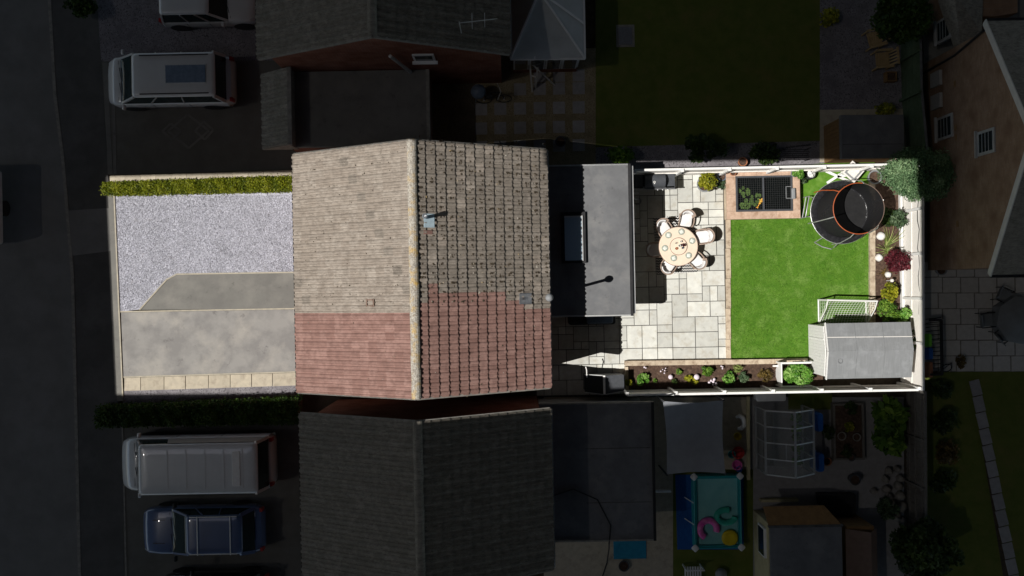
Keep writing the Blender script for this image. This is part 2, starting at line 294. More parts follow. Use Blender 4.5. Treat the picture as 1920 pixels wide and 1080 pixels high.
# ------------------------------------------------------------------ foliage helpers
def quads(C, size, tone, up=.35, asp=.6, spread=None):
    n = len(C); nrm = RNG.normal(size=(n,3)); nrm[:,2] = np.abs(nrm[:,2])+up; nrm /= np.linalg.norm(nrm, axis=1)[:,None]
    t = RNG.normal(size=(n,3)); a = np.cross(nrm, t); a /= np.linalg.norm(a, axis=1)[:,None]+1e-9; b = np.cross(nrm, a)
    s = size*RNG.uniform(.65, 1.35, n)[:,None]
    V = np.stack([C-a*s, C-b*s*asp, C+a*s, C+b*s*asp], 1).reshape(-1,3)
    return V, np.arange(4*n).reshape(-1,4), tone
def ball_pts(c, rad, n, nclump, rc, shell=.75, lo=-1.0):
    c = np.array(c, float); rad = np.array(rad, float)
    d = RNG.normal(size=(nclump,3)); d /= np.linalg.norm(d, axis=1)[:,None]; d[:,2] = np.where(d[:,2] < lo, -d[:,2]*.5, d[:,2])
    K = c + d*rad*(shell*RNG.uniform(.45,1.08,nclump)**.6)[:,None]
    rk = rc*RNG.uniform(.6,1.35,nclump); tk = RNG.uniform(.15,.75,nclump)
    i = RNG.integers(0, nclump, n); e = RNG.normal(size=(n,3)); e /= np.linalg.norm(e, axis=1)[:,None]
    P = K[i] + e*(rk[i]*RNG.uniform(.5,1.05,n))[:,None]; P[:,2] = np.maximum(P[:,2], .04)
    tone = np.clip(tk[i] + RNG.normal(0,.16,n) + .12*e[:,2], 0, 1)
    return P, tone
def leaves_obj(name, P, tone, size, mat, parent=None, up=.35, asp=.6):
    V, F, T = quads(P, size, tone, up, asp); return link(name, fast_mesh(name, V, F, mat, T), parent)
def shrub(name, label, cat, c, rad, z, mat, n=900, size=.05, clumps=18, rc=.18, group=None, stem=True, asp=.6, trunk_r=.02, up=.35):
    "bush: stems plus leaf clumps; c = ground point, z = height of crown centre"
    t = thing(name, label, cat, (c[0], c[1], 0), group)
    P, tone = ball_pts((c[0], c[1], z), rad, n, clumps, rc); leaves_obj('foliage', P, tone, size, mat, t, asp=asp, up=up)
    m = MB(); k = 5
    for i in range(k):
        a = 2*math.pi*i/k+random.random(); r = rad[0]*random.uniform(.25,.6)
        m.tube([(c[0]+.04*math.cos(a), c[1]+.04*math.sin(a), 0), (c[0]+r*.5*math.cos(a), c[1]+r*.5*math.sin(a), z*.6), (c[0]+r*math.cos(a), c[1]+r*math.sin(a), z)], [trunk_r, trunk_r*.7, trunk_r*.3], 5)
    part('stem', m, MT['trunk'], t); return t
def tree(name, label, c, rad, z, mat, n, size, clumps, rc, group=None, asp=.6, trunk=.09):
    t = thing(name, label, 'tree', (c[0], c[1], 0), group)
    P, tone = ball_pts((c[0], c[1], z), rad, n, clumps, rc); leaves_obj('crown', P, tone, size, mat, t, asp=asp)
    m = MB(); m.tube([(c[0], c[1], 0), (c[0]+.05, c[1], z*.5), (c[0], c[1]+.05, z)], [trunk, trunk*.7, trunk*.35], 8)
    for i in range(9):
        a = 2*math.pi*i/9+random.random()*.5; zz = z*random.uniform(.4,.8)
        m.tube([(c[0], c[1], zz), (c[0]+rad[0]*.4*math.cos(a), c[1]+rad[1]*.4*math.sin(a), zz+rad[2]*.25), (c[0]+rad[0]*.75*math.cos(a), c[1]+rad[1]*.75*math.sin(a), zz+rad[2]*.4)], [trunk*.45, trunk*.3, trunk*.1], 5)
    part('trunk', m, MT['trunk'], t); return t
def hedge(name, label, poly, h, mat, n, size, bulge=.08):
    "clipped hedge along a quad footprint (a,b,c,d)"
    a, b, c, d = [np.array(p) for p in poly]; cen = (a+b+c+d)/4
    t = thing(name, label, 'hedge', (*cen, 0))
    core = MB(); core.prism([tuple(cen+(np.array(p)-cen)*np.array([.985,.8])) for p in poly], 0, h*.86); part('branches', core, MT['trunk'], t)
    s = RNG.uniform(0,1,n); w = RNG.uniform(0,1,n); P = (a[None]*(1-s)[:,None]+b[None]*s[:,None])*(1-w)[:,None] + (d[None]*(1-s)[:,None]+c[None]*s[:,None])*w[:,None]
    z = np.full(n, h) ; side = RNG.uniform(0,1,n) < .35
    w2 = np.where(RNG.uniform(0,1,n) < .5, 0., 1.); Q = (a[None]*(1-s)[:,None]+b[None]*s[:,None])*(1-w2)[:,None] + (d[None]*(1-s)[:,None]+c[None]*s[:,None])*w2[:,None]
    P = np.where(side[:,None], Q, P); z = np.where(side, RNG.uniform(.05,1,n)*h, z - .10*h*np.abs(w-.5)**3*8)
    lump = .5+.5*np.sin(P[:,0]*3.1+1.3*np.sin(P[:,1]*4))*np.sin(P[:,0]*7.7+P[:,1]*3)
    P3 = np.column_stack([P+RNG.normal(0,bulge*.45,(n,2)), z+RNG.normal(0,.03,n)+bulge*(lump-.5)])
    tone = np.clip(.25+.45*lump+RNG.normal(0,.2,n), 0, 1); leaves_obj('foliage', P3, tone, size, mat, t); return t
# ------------------------------------------------------------------ the setting: ground, road, pavements, drives, lawns
def sheet(name, pts, mat, z1=0.0, z0=-.14): return struct(name, MB().prism(pp(pts), z0, z1), MT[mat])
struct('ground', MB().box(-400,400,-400,400,-.4,-.15), MT['earth'])
KERB = [(88,-80),(103,180),(118,300),(136,520),(142,760),(151,1160)]; EDGE = [(176,-80),(190,115),(203,335),(222,752),(236,1160)]
sheet('road', [(-900,-80)]+KERB+[(-900,1160)], 'asphalt', -.09)
kb = struct('kerb', MB().prism(pp([(u-3,v) for u, v in KERB]+[(u+3,v) for u, v in KERB[::-1]]), -.14, -.11), MT['kerb'])
_kp = [Vector((*px(u,v),0)) for u, v in KERB]
for a, b in zip(_kp[:-1], _kp[1:]):
    n = max(1, round((b-a).length/.915))
    for i in range(n):
        q0 = a+(b-a)*(i/n); q1 = a+(b-a)*((i+1)/n)-(b-a).normalized()*.008
        part('kerb_stone', MB().bar(q0+Vector((0,0,-.05)), q1+Vector((0,0,-.05)), .125, .12), MT['kerb'], kb)
sheet('pavement', [(u+3.2,v) for u, v in KERB]+EDGE[::-1], 'asphalt2', 0)
sheet('pavement_patch', [(147,790),(230,785),(233,985),(150,990)], 'asphalt2', .004, -.1); sheet('pavement_trench', [(124,395),(206,390),(212,470),(131,480)], 'asphalt', .004, -.1)
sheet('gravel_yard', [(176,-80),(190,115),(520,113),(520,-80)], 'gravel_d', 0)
sheet('block_drive', [(190,115),(203,328),(560,318),(560,113)], 'drive', 0)
# drive border and diamond inlay
def strip(name, pts, w, mat, z, closed=False, par=None):
    P = [Vector((*px(u,v),0)) for u, v in pts]; P += [P[0]] if closed else []
    m = MB()
    for a, b in zip(P[:-1], P[1:]): m.bar(a+Vector((0,0,z-.03)), b+Vector((0,0,z-.03)), w, .06)
    o = part(name, m, MT[mat], par)
    if par is None: o['kind'] = 'structure'
    return o
strip('drive_border', [(197,118),(207,326)], .2, 'conc2', .008); strip('drive_border', [(213,190),(216,326)], .12, 'conc2', .008)
strip('drive_inlay', [(352,215),(392,245),(354,278),(315,246)], .09, 'conc2', .009, True); strip('drive_inlay', [(320,232),(340,246),(323,262),(305,246)], .09, 'conc2', .011, True); strip('drive_inlay', [(382,228),(400,244),(384,262),(366,246)], .09, 'conc2', .011, True)
# front of the plot
sheet('front_gravel_bed', [(208,335),(553,320),(556,512),(332,514),(312,524),(262,580),(226,584)], 'gravel', .0)
sheet('front_path', [(263,581),(313,525),(334,514.5),(560,511),(562,579)], 'conc2', .012); sheet('driveway', [(227,586),(562,580),(563,697),(232,708)], 'conc', .010)
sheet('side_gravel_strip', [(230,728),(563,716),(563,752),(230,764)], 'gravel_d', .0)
struct('front_edging', MB().prism(pp([(203,360),(213,360),(232,752),(220,752)]), -.14, .03), MT['conc2'])
strip('gravel_edging', [(214.5,362),(224,585),(231,745)], .05, 'kerbpale', .05); strip('path_edging', [(262,581),(313,524),(332,514),(556,510.5)], .05, 'kerbpale', .04); strip('drive_joint', [(226,584.5),(560,578.5)], .05, 'kerbpale', .025); strip('drive_edging', [(232,707),(562,697)], .05, 'kerbpale', .03)
sp_ = struct('slab_path', MB().prism(pp([(232,709),(562,699),(562,724),(232,736)]), -.14, -.01), MT['joint'])
_us = [233,264,308,348,391,432,472,511,561]
for i in range(8):
    m = MB(); q = pp([(_us[i]+.6,708.6-(_us[i]-232)*.03),(_us[i+1]-.6,708.6-(_us[i+1]-232)*.03),(_us[i+1]-.6,733-(_us[i+1]-232)*.032),(_us[i]+.6,733-(_us[i]-232)*.032)]); part('slab', m.prism(q, -.02, .02+.004*(i%3)), MT['slabpale'], sp_)
sheet('lower_drive', [(224,765),(236,1160),(600,1160),(563,765)], 'drive', 0); strip('lower_drive_edging', [(229,770),(239,1160)], .06, 'kerb', .02)
# slate chips on the front gravel
def chips(name, poly, n, size, mat, z=.0):
    poly = [np.array(p) for p in pp(poly)]; P = np.array(poly); lo, hi = P.min(0), P.max(0)
    X = RNG.uniform(lo, hi, (n*2,2)); ins = np.zeros(len(X), bool); j = len(P)-1
    for i in range(len(P)):
        c = ((P[i,1] > X[:,1]) != (P[j,1] > X[:,1])) & (X[:,0] < (P[j,0]-P[i,0])*(X[:,1]-P[i,1])/(P[j,1]-P[i,1]+1e-12)+P[i,0]); ins ^= c; j = i
    X = X[ins][:n]; k = len(X); C = np.column_stack([X, np.full(k, z)+RNG.uniform(.004,.02,k)])
    V, F, T = quads(C, size, RNG.uniform(0,1,k), .9, .7); o = link(name, fast_mesh(name, V, F, MT[mat], T)); return stuff(tag(o, 'loose pale slate chippings spread over the front garden bed', 'gravel'))
chips('slate_chippings', [(216,368),(553,366),(556,510),(332,513),(312,523),(262,579),(226,583)], 42000, .022, 'chip')
# gardens behind
sheet('patio_bed', [(1018,310),(1362,318),(1362,745),(1018,745)], 'joint', -.01)
sheet('lawn', [(1369,318),(1640,300),(1640,690),(1369,690)], 'turf', .012)
def grass(name, pts, n, mat, label, h=.03, keep=None):
    a, b, c, d = [np.array(p) for p in pp(pts)]; s = RNG.uniform(0,1,(n,1)); w = RNG.uniform(0,1,(n,1))
    B = (a*(1-s)+b*s)*(1-w)+(d*(1-s)+c*s)*w; an = RNG.uniform(0,2*np.pi,n); wd = np.column_stack([np.cos(an), np.sin(an)])*.006
    T = B+RNG.normal(0,.016,(n,2)); z0 = np.full(n,.012); z1 = .012+RNG.uniform(.6,1.2,n)*h
    V = np.stack([np.column_stack([B-wd,z0]), np.column_stack([B+wd,z0]), np.column_stack([T,z1])],1).reshape(-1,3)
    patch = .5+.3*np.sin(B[:,0]*2.3+np.sin(B[:,1]*3))*np.sin(B[:,1]*1.9+np.sin(B[:,0]*1.7))+.25*np.sin(B[:,0]*6.1+2*np.sin(B[:,1]*4.3))*np.sin(B[:,1]*7.3+2*np.sin(B[:,0]*3.9)); tone = np.clip(.14+.55*patch+RNG.normal(0,.2,n),0,1)
    o = link(name, fast_mesh(name, V, np.arange(3*n).reshape(-1,3), MT[mat], tone)); return stuff(tag(o, label, 'grass'))
grass('lawn_grass', [(1370,410),(1628,405),(1628,671),(1370,671)], 130000, 'blade', 'bright green short turf between the patio and the rear bed')
sheet('upper_patio', [(700,100),(1117,90),(1117,312),(700,312)], 'gravel_b', 0)
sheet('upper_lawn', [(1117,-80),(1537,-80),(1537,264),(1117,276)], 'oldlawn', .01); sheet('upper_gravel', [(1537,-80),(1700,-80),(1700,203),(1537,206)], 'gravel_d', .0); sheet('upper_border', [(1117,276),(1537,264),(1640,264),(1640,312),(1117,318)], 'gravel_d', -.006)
sheet('shed_paving', [(1537,206),(1740,203),(1740,300),(1537,304)], 'slabpale', .0)
sheet('right_patio', [(1733,488),(2100,488),(2100,697),(1733,697)], 'kerb', -.01); sheet('right_lawn', [(1738,697),(2100,697),(2100,1160),(1738,1160)], 'oldlawn', .005)
sheet('house_apron', [(1733,-80),(2100,-80),(2100,488),(1733,488)], 'conc2', -.01)
sheet('lower_yard', [(1020,745),(1410,745),(1410,1160),(1020,1160)], 'slabpale', -.004); sheet('lower_lawn', [(1262,880),(1412,880),(1412,1160),(1262,1160)], 'oldlawn', .004); sheet('lower_garden_path', [(1405,745),(1695,745),(1695,1160),(1405,1160)], 'slabgrey', -.002); sheet('lower_grass_strip', [(1478,738),(1560,738),(1560,768),(1478,768)], 'oldlawn', .004)
# slabs of the gravel-and-slab patio
up = bpy.data.objects['upper_patio']; fl = MB().box(-.24,.24,-.24,.24,-.03,.012).mesh('paver'); fl.materials.append(MT['slabgrey'])
for i, u in enumerate([902,938,975,1012,1048,1085]):
    for j, v in enumerate([145,169,205,241,276,]):
        if (j == 0 and i < 3) or (i < 3 and j == 1 and i < 2): continue
        x, y = px(u, v-(u-902)*.02); link('paver', fl, up, (x, y, .0))
rp = bpy.data.objects['right_patio']; random.seed(3)
for j in range(7):
    for i in range(7):
        u = 1742+i*34+(j%2)*8; v = 505+j*29.5; a = px(u-16,v-13.5); b = px(u+16,v+13.5)
        part('paving_slab', MB().box(a[0],b[0],b[1],a[1],-.05,.012+.003*random.random()), MT['slablight'], rp)
stp = struct('stepping_path', MB().prism(pp([(1821,714),(1836,714),(1912,1160),(1894,1160)]), -.14, .006), MT['earth'])
for i in range(13):
    u = 1829+i*6.15; v = 727+i*30.5; x, y = px(u, v); part('path_slab', MB().obox((x,y,.012), (.40,.62,.05), R(11.5+random.uniform(-2,2))), MT['slabgrey'], stp)
# ------------------------------------------------------------------ unseen panel added to darken the neighbours, its hole shaped to the plot
def added_shade_panel():
    zc, th = 48.0, 3.0
    hole = [(-15.85,-3.93),(-4.42,-4.08),(-4.42,-2.70),(1.44,-2.325),(1.6,-3.04),(4.32,-3.42),(4.42,-3.78),(6.9,-3.78),(6.95,-4.03),(16.55,-4.03),(16.62,4.86),(4.29,4.93),(4.27,5.512),(1.44,5.89),(-4.40,5.512),(-4.42,4.76),(-16.08,4.76)]
    off = Vector((LD.x, LD.y))*(zc/-LD.z); e = LD*(th/-LD.z)
    outer = [(-SHADE_R,-SHADE_R),(SHADE_R,-SHADE_R),(SHADE_R,SHADE_R),(-SHADE_R,SHADE_R)]
    lo = [Vector((x,y,zc)) for x, y in outer] + [Vector((x-off.x, y-off.y, zc)) for x, y in hole]
    tri = geometry.tessellate_polygon([lo[:4], lo[4:]]); n = len(lo); hi = [p-e for p in lo]; m = MB(); F = []
    for t in tri:
        F += [tuple(t), tuple(n+i for i in t[::-1])]
    for ring in (list(range(4)), list(range(4,n))):
        for i, a in enumerate(ring): b = ring[(i+1)%len(ring)]; F.append((a,b,n+b,n+a))
    m.add(lo+hi, F)
    mt, nt, b = nodes('shade_panel_grey'); d = N(nt, 'BsdfDiffuse'); d.inputs[0].default_value = (.08,.08,.085,1); tr = N(nt, 'BsdfTransparent')
    f = math.sqrt(SHADE_T); mx = N(nt, 'MixShader'); mx.inputs[0].default_value = f
    nt.links.new(d.outputs[0], mx.inputs[1]); nt.links.new(tr.outputs[0], mx.inputs[2]); nt.links.new(mx.outputs[0], nt.nodes['Material Output'].inputs[0])
    o = part('added_shade_panel', m, mt); o['kind'] = 'structure'; return o
SHADE_R = 150.0
added_shade_panel()
# ------------------------------------------------------------------ houses
def tile_mesh(name):
    pr = [(0,0),(.05,-.004),(.075,.03),(.115,.052),(.155,.034),(.18,0),(.235,-.004),(.248,.018),(.262,.026),(.278,.018),(.303,.0)]
    m = MB(); n = len(pr); L = .40; t = .05
    m.v = [(0,y,z) for y, z in pr]+[(L,y,z+t) for y, z in pr]+[(L,y,z+t-.047) for y, z in pr]
    m.f = [(i,n+i,n+i+1,i+1) for i in range(n-1)]+[(n+i,2*n+i,2*n+i+1,n+i+1) for i in range(n-1)]
    return m
TM = tile_mesh('tile'); TILES = {}
for k in ('tile','tile_red','tile_dark','tile_moss','tile_deep'):
    me = TM.mesh('roof_tile_'+k); me.materials.append(MT[k]); TILES[k] = me
TV = np.array(TM.v); TF = np.array(TM.f)
def gable_walls(t, x0, x1, y0, y1, ze, zr, mat, maty):
    xm = (x0+x1)/2
    for y in (y0, y1):
        s = 1 if y == y0 else -1; m = MB()
        m.add([(x0,y,-.1),(x1,y,-.1),(x1,y,ze),(xm,y,zr),(x0,y,ze),(x0,y+s*.25,-.1),(x1,y+s*.25,-.1),(x1,y+s*.25,ze),(xm,y+s*.25,zr),(x0,y+s*.25,ze)], [(0,1,2,3,4),(9,8,7,6,5),(0,5,6,1),(1,6,7,2),(2,7,8,3),(3,8,9,4),(4,9,5,0)]); part('wall', m, mat, t)
    part('side_wall', MB().box(x0+.003,x0+.25,y0+.25,y1-.25,-.1,ze), maty, t); part('side_wall', MB().box(x1-.25,x1-.003,y0+.25,y1-.25,-.1,ze), maty, t)
def house(name, label, x0, x1, y0, y1, ze, zr, pick, nvis=300, ridge='tile_dark', vis=lambda x, y: True):
    t = thing(name, label, 'house', ((x0+x1)/2, (y0+y1)/2, 0)); xm = (x0+x1)/2; th = math.atan2(zr-ze, xm-x0); Ls = math.hypot(zr-ze, xm-x0)
    gable_walls(t, x0+.3, x1-.3, y0+.16, y1-.16, ze-.02, zr-.2, MT['brick'], MT['brick_y'])
    m = MB(); ys = (y0+.02, y1-.02); d = .14
    m.add([(x0+.04,ys[0],ze-d),(xm,ys[0],zr-d),(x1-.04,ys[0],ze-d),(x1-.04,ys[0],ze-.02),(xm,ys[0],zr-.02),(x0+.04,ys[0],ze-.02)]+[(x0+.04,ys[1],ze-d),(xm,ys[1],zr-d),(x1-.04,ys[1],ze-d),(x1-.04,ys[1],ze-.02),(xm,ys[1],zr-.02),(x0+.04,ys[1],ze-.02)],
          [(0,1,4,5),(1,2,3,4),(11,10,7,6),(10,9,8,7),(0,6,7,1),(1,7,8,2),(2,8,9,3),(5,4,10,11),(4,3,9,10),(0,5,11,6)])
    rf = part('roof', m, MT['felt_b'], t); nc = 14; g = (Ls-.02)/nc; ncol = int((y1-y0)/.3); w = (y1-y0)/ncol; items = []
    for s in (0, 1):
        for c in range(nc):
            for k in range(ncol):
                dd = .02+c*g; zz = zr-dd*math.sin(th)
                jit = random.uniform(-.006,.006)
                if s: loc = (xm+dd*math.cos(th), y0+k*w, zz+jit*.5); cx = loc[0]+.17; cy = loc[1]+.15; eu = (0,th+random.uniform(-.008,.008),random.uniform(-.006,.006))
                else: loc = (xm-dd*math.cos(th), y0+(k+1)*w, zz+jit*.5); cx = loc[0]-.17; cy = loc[1]-.15; eu = (0,th+random.uniform(-.008,.008),math.pi+random.uniform(-.006,.006))
                items.append((not vis(cx,cy), cx*cx+cy*cy+(CAMH-zz)**2, loc, eu, pick(s,c,cx,cy), w/.3))
    items.sort(key=lambda a: a[:2]); rest = {}
    for q, (hid, _, loc, eu, mk, sy) in enumerate(items):
        if q < nvis and not hid:
            o = bpy.data.objects.new('tile', TILES[mk]); COL.objects.link(o); o.parent = rf; o.location = loc; o.rotation_euler = eu; o.scale = (1,sy,1)
        else: rest.setdefault(mk, []).append((loc, eu, sy))
    from mathutils import Euler
    for mk, li in rest.items():
        V = []; n = len(TV)
        for loc, eu, sy in li: V.append((TV*np.array([1,sy,1])) @ np.array(Euler(eu).to_matrix()).T + np.array(loc))
        V = np.concatenate(V); F = (TF[None]+(np.arange(len(li))*n)[:,None,None]).reshape(-1,4)
        o = link('tiles', fast_mesh('tiles', V, F, MT[mk], np.repeat(RNG.uniform(0,1,len(li)), len(TF))), rf); stuff(o)
    # ridge tiles, verges, fascias and gutters
    nr = round((y1-y0)/.45); L = (y1-y0)/nr
    rm = MB(); rm.loft([[(.15*math.cos(a)*(1+.04*q), q*(L+.02), .13*math.sin(a)*(1+.04*q)-.02) for a in [math.pi*k/7 for k in range(8)]] for q in (0,1)], cap=False, closed=False)
    rme = rm.mesh('ridge_tile'); rme.materials.append(MT[ridge])
    for i in range(nr): link('ridge_tile', rme, rf, (xm+random.uniform(-.01,.01), y0+i*L, zr+.01))
    if t: 
        for y in (y0, y1):
            s = 1 if y == y1 else -1; vm = MB()
            for xe in (x0, x1): vm.bar((xe,y+s*.005,ze-.035), (xm,y+s*.005,zr-.035), .07, .10)
            part('verge', vm, MT['kerb'], rf)
    for xe, s, mk in ((x0,-1,'gutter'),(x1,1,'upvc')):
        m = MB(); a = [math.pi+math.pi*k/6 for k in range(7)]; ring = [(xe+s*.05+.06*math.cos(k), .06*math.sin(k)+ze-.07) for k in a]; ring += [(x, z+.0) for x, z in []]
        m.loft([[(x, y, z) for x, z in ring] for y in (y0+.03, y1-.03)], cap=False, closed=False); m.loft([[(x+.0, y, z-.004) for x, z in ring[::-1]] for y in (y0+.03, y1-.03)], cap=False, closed=False)
        m.box(min(xe-s*.03,xe-s*.01), max(xe-s*.03,xe-s*.01), y0+.05, y1-.05, ze-.24, ze-.06); part('gutter', m, MT[mk], t)
    return t, rf
HX0, HX1, HY0, HY1, ZE, ZR = -7.4, 1.23, -3.45, 4.74, 5.0, 7.5
def pick_main(s, c, x, y):
    v = 540-(y*_ca+x*_sa)*FPX/(CAMH-(ZR-abs(x-(HX0+HX1)/2)*(ZR-ZE)/((HX1-HX0)/2)))
    h = (c*7919+int(y*3.3+50)*104729+s*31) % 97
    if s == 0: return 'tile_red' if v > 594 else ('tile_moss' if h < 3 else 'tile')
    st = [572,540,556,556,556,540,553,553,553,566,566,574,574,574]
    return 'tile_red' if v > st[c] else ('tile' if h < 9 else 'tile_moss')
main, main_roof = house('house', 'sunlit house with half grey, half reddish tiled roof on the bright plot', HX0, HX1, HY0, HY1, ZE, ZR, pick_main, ridge='lichen')
uppr, uppr_roof = house('house', 'dark tiled house with exposed red brick gable beside the camper van', -8.55, .05, 8.03, 14.6, ZE, ZR, lambda s,c,x,y: 'tile_deep' if s else 'tile_dark', vis=lambda x,y: y < 9.9)
lowr, lowr_roof = house('house', 'shaded brown tiled house behind the white panel van', -7.33, 1.2, -9.7, -4.16, ZE, ZR, lambda s,c,x,y: 'tile_deep' if s else 'tile_dark', vis=lambda x,y: y > -9.6)
# moss lumps at the tile tails
def mossy(rf, mk, x1, y0, y1, n, side, big, spread=.03):
    xm = (HX0+HX1)/2; th = math.atan2(ZR-ZE, xm-HX0); C = []; S = []
    for i in range(n):
        c = random.randrange(14); dd = .02+c*.3563+.375+random.uniform(-.05,.03); k = random.random()
        y = y0+(y1-y0)*k; y = round((y-HY0)/.3033)*.3033+HY0+random.choice((0,0,.15))+random.gauss(0,.03); dd += random.uniform(-spread,0); z = ZR-dd*math.sin(th)+.045
        
        if math.sin(y*2.7+c*.9)+math.sin(y*6.1-c*1.7)+random.uniform(-1.3,1.3) < 0: continue
        C.append((xm+side*dd*math.cos(th), y, z)); S.append(random.uniform(.4,1)*big)
    C = np.array(C); n = len(C); ico = np.array([(0,0,1),(1,0,0),(.3,.95,0),(-.8,.6,0),(-.8,-.6,0),(.3,-.95,0)]); f = np.array([(0,1,2),(0,2,3),(0,3,4),(0,4,5),(0,5,1)])
    V = (C[:,None,:]+ico[None]*np.array(S)[:,None,None]*RNG.uniform(.5,1.3,(n,6,1))*np.array([.8,1.2,.6])).reshape(-1,3); F = (f[None]+(np.arange(n)*6)[:,None,None]).reshape(-1,3)
    stuff(link('moss', fast_mesh('moss', V, F, MT[mk]), rf))
mossy(main_roof, 'moss', 0, -.5, 4.7, 2600, 1, .05, .12); mossy(main_roof, 'moss', 0, -1.0, 4.7, 420, -1, .026, .3); mossy(main_roof, 'moss', 0, -3.4, -.5, 60, 1, .03, .3); mossy(main_roof, 'lichen', 0, -.5, 4.7, 620, 1, .03, .3); mossy(main_roof, 'lichen', 0, -3.4, 4.7, 260, -1, .02, .35); mossy(main_roof, 'lichen', 0, -3.4, -.6, 50, 1, .022, .35)
# roof fittings on the main house
def on_roof(u, v):
    "point of the main roof seen at a pixel"
    z = 6.2
    for _ in range(30):
        x, y = px(u, v, z); z = ZR-abs(x-(HX0+HX1)/2)*(ZR-ZE)/((HX1-HX0)/2)
    return x, y, z
thr = math.atan2(2.5, 4.315)
x, y, z = on_roof(805, 414); part('lead_flashing', MB().obox((x,y,z+.085), (.36,.44,.03), 0, 0, thr), MT['lead'], main_roof); x, y, z = on_roof(800, 408); part('vent_pipe', MB().tube([(x,y,z-.05),(x,y,z+.62)], .055, 12), MT['lead'], main_roof); part('pipe_cap', MB().lathe((x,y),[(.075,z+.58),(.085,z+.64),(.06,z+.66),(.03,z+.64)],12), MT['steel'], main_roof)
x, y, z = on_roof(803, 436); part('ridge_vent', MB().obox((x,y,z+.085), (.30,.12,.03), 0, 0, thr), MT['tile_red'], main_roof)
x, y, z = on_roof(985, 560); part('lead_flashing', MB().obox((x,y,z+.085), (.48,.36,.03), 0, 0, thr), MT['steel'], main_roof); part('vent_pipe', MB().tube([(x-.06,y,z),(x-.06,y,z+.24)], .045, 10), MT['black'], main_roof)
x, y, z = on_roof(695, 568); m = MB()
for dx, dy, a, b in ((-.12,0,.05,.26),(.12,0,.05,.26),(0,.1,.2,.05),(0,-.1,.2,.05)): m.obox((x+dx,y+dy,z+.055+dx*.58), (a,b,.05), 0, 0, -thr)
part('vent_tile', m, MT['brownroof'], main_roof)
x, y = px(1030, 558, 6.62); part('soil_stack', MB().tube([(x,y,2.7),(x,y,6.5)], .055, 12), MT['upvc'], main); part('ball_cowl', MB().lathe((x,y),[(.02,6.44),(.09,6.48),(.125,6.58),(.13,6.64),(.105,6.72),(.05,6.77),(.01,6.78)],16), MT['greypot'], main, 180)
# rear extension with a flat roof
EXZ = 2.7; e0 = px(1020,311,EXZ); e1 = px(1187,592,EXZ)
ext = thing('extension', 'flat grey felt roofed extension behind the sunlit house, with one rooflight', 'extension', ((e0[0]+e1[0])/2, 1.7, 0))
ex0, ex1, ey0, ey1 = .97, e1[0]-.02, px(1100,592,EXZ)[1], px(1100,310,EXZ)[1]
part('wall', MB().box(ex0, ex1-.25, ey0+.2, ey1-.2, -.1, EXZ-.25), MT['render'], ext); part('roof', MB().box(ex0-.04, ex1, ey0, ey1, EXZ-.25, EXZ), MT['felt'], ext)
part('edge_trim', MB().box(ex0, ex1+.01, ey0-.03, ey0+.02, EXZ-.2, EXZ+.05), MT['galv'], ext); part('edge_trim', MB().box(ex0, ex1+.01, ey1-.02, ey1+.03, EXZ-.2, EXZ+.05), MT['galv'], ext)
part('fascia', MB().box(ex1-.07, ex1+.03, ey0-.035, ey1+.035, EXZ-.22, EXZ+.06), MT['gutter'], ext); part('gutter', MB().box(ex1+.032, ex1+.1, ey0+.05, ey1-.05, EXZ-.12, EXZ-.02), MT['darkgrey'], ext); part('gutter_rim', MB().box(ex1+.1, ex1+.125, ey0+.05, ey1-.05, EXZ-.10, EXZ-.005), MT['galv'], ext)
for k in range(4): yy = ey0+.9+k*1.35; part('felt_seam', MB().box(ex0+.02, ex1-.08, yy, yy+.03, EXZ, EXZ+.004), MT['felt'], ext)
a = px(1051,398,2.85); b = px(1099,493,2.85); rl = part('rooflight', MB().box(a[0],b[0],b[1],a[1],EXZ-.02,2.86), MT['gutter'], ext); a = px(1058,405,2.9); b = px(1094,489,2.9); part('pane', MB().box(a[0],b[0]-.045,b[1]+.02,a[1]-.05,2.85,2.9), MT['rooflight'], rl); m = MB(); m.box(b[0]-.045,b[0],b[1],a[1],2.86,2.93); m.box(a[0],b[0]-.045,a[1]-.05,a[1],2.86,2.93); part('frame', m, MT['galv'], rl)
# upper neighbour: brick gable details, garage, conservatory
yw = 8.03+.16; zf = lambda v: CAMH-yw*_ca*FPX/(540-v)
def wall_pt(u, v):
    "point of the upper house gable seen at a pixel"
    z = 3.
    for _ in range(30):
        k = FPX/(CAMH-z); yl = (540-v)/k; x, y = px(u, v, z); z += (yw-y)*(-4.2); z = max(0,min(7,z))
    return x, z
for _ in [0]:
    wx, wz = wall_pt(795, 107)
    w = part('window', MB().box(wx-.38, wx+.38, yw-.06, yw+.05, wz-.35, wz+.45), MT['upvc'], uppr); part('pane', MB().box(wx-.30, wx+.30, yw-.075, yw-.05, wz-.24, wz+.37), MT['glass'], w); part('sill', MB().box(wx-.45, wx+.45, yw-.16, yw-.05, wz-.42, wz-.34), MT['upvc'], w)
part('flue_pipe', MB().tube([(-3.6,yw-.12,2.6),(-4.05,yw-.12,4.9)], .06, 10), MT['galv'], uppr); part('aerial', MB().tube([(-1.5,8.4,6.4),(-1.5,8.4,7.6)], .02, 6).tube([(-1.5,8.4,7.5),(-.3,8.5,7.55)], .012, 5).tube([(-1.1,8.2,7.5),(-1.1,8.7,7.52)], .01, 5).tube([(-.7,8.25,7.5),(-.7,8.7,7.53)], .01, 5), MT['galv'], uppr)
GZ = 2.6; g0 = px(550,140,GZ); g1 = px(806,268,GZ); gar = thing('garage', 'flat roofed brick garage with a tiled front pitch between the houses', 'garage', ((g0[0]+g1[0])/2, 6.7, 0))
gx0, gx1, gy0, gy1 = -9.2, g1[0], 5.36, 8.15
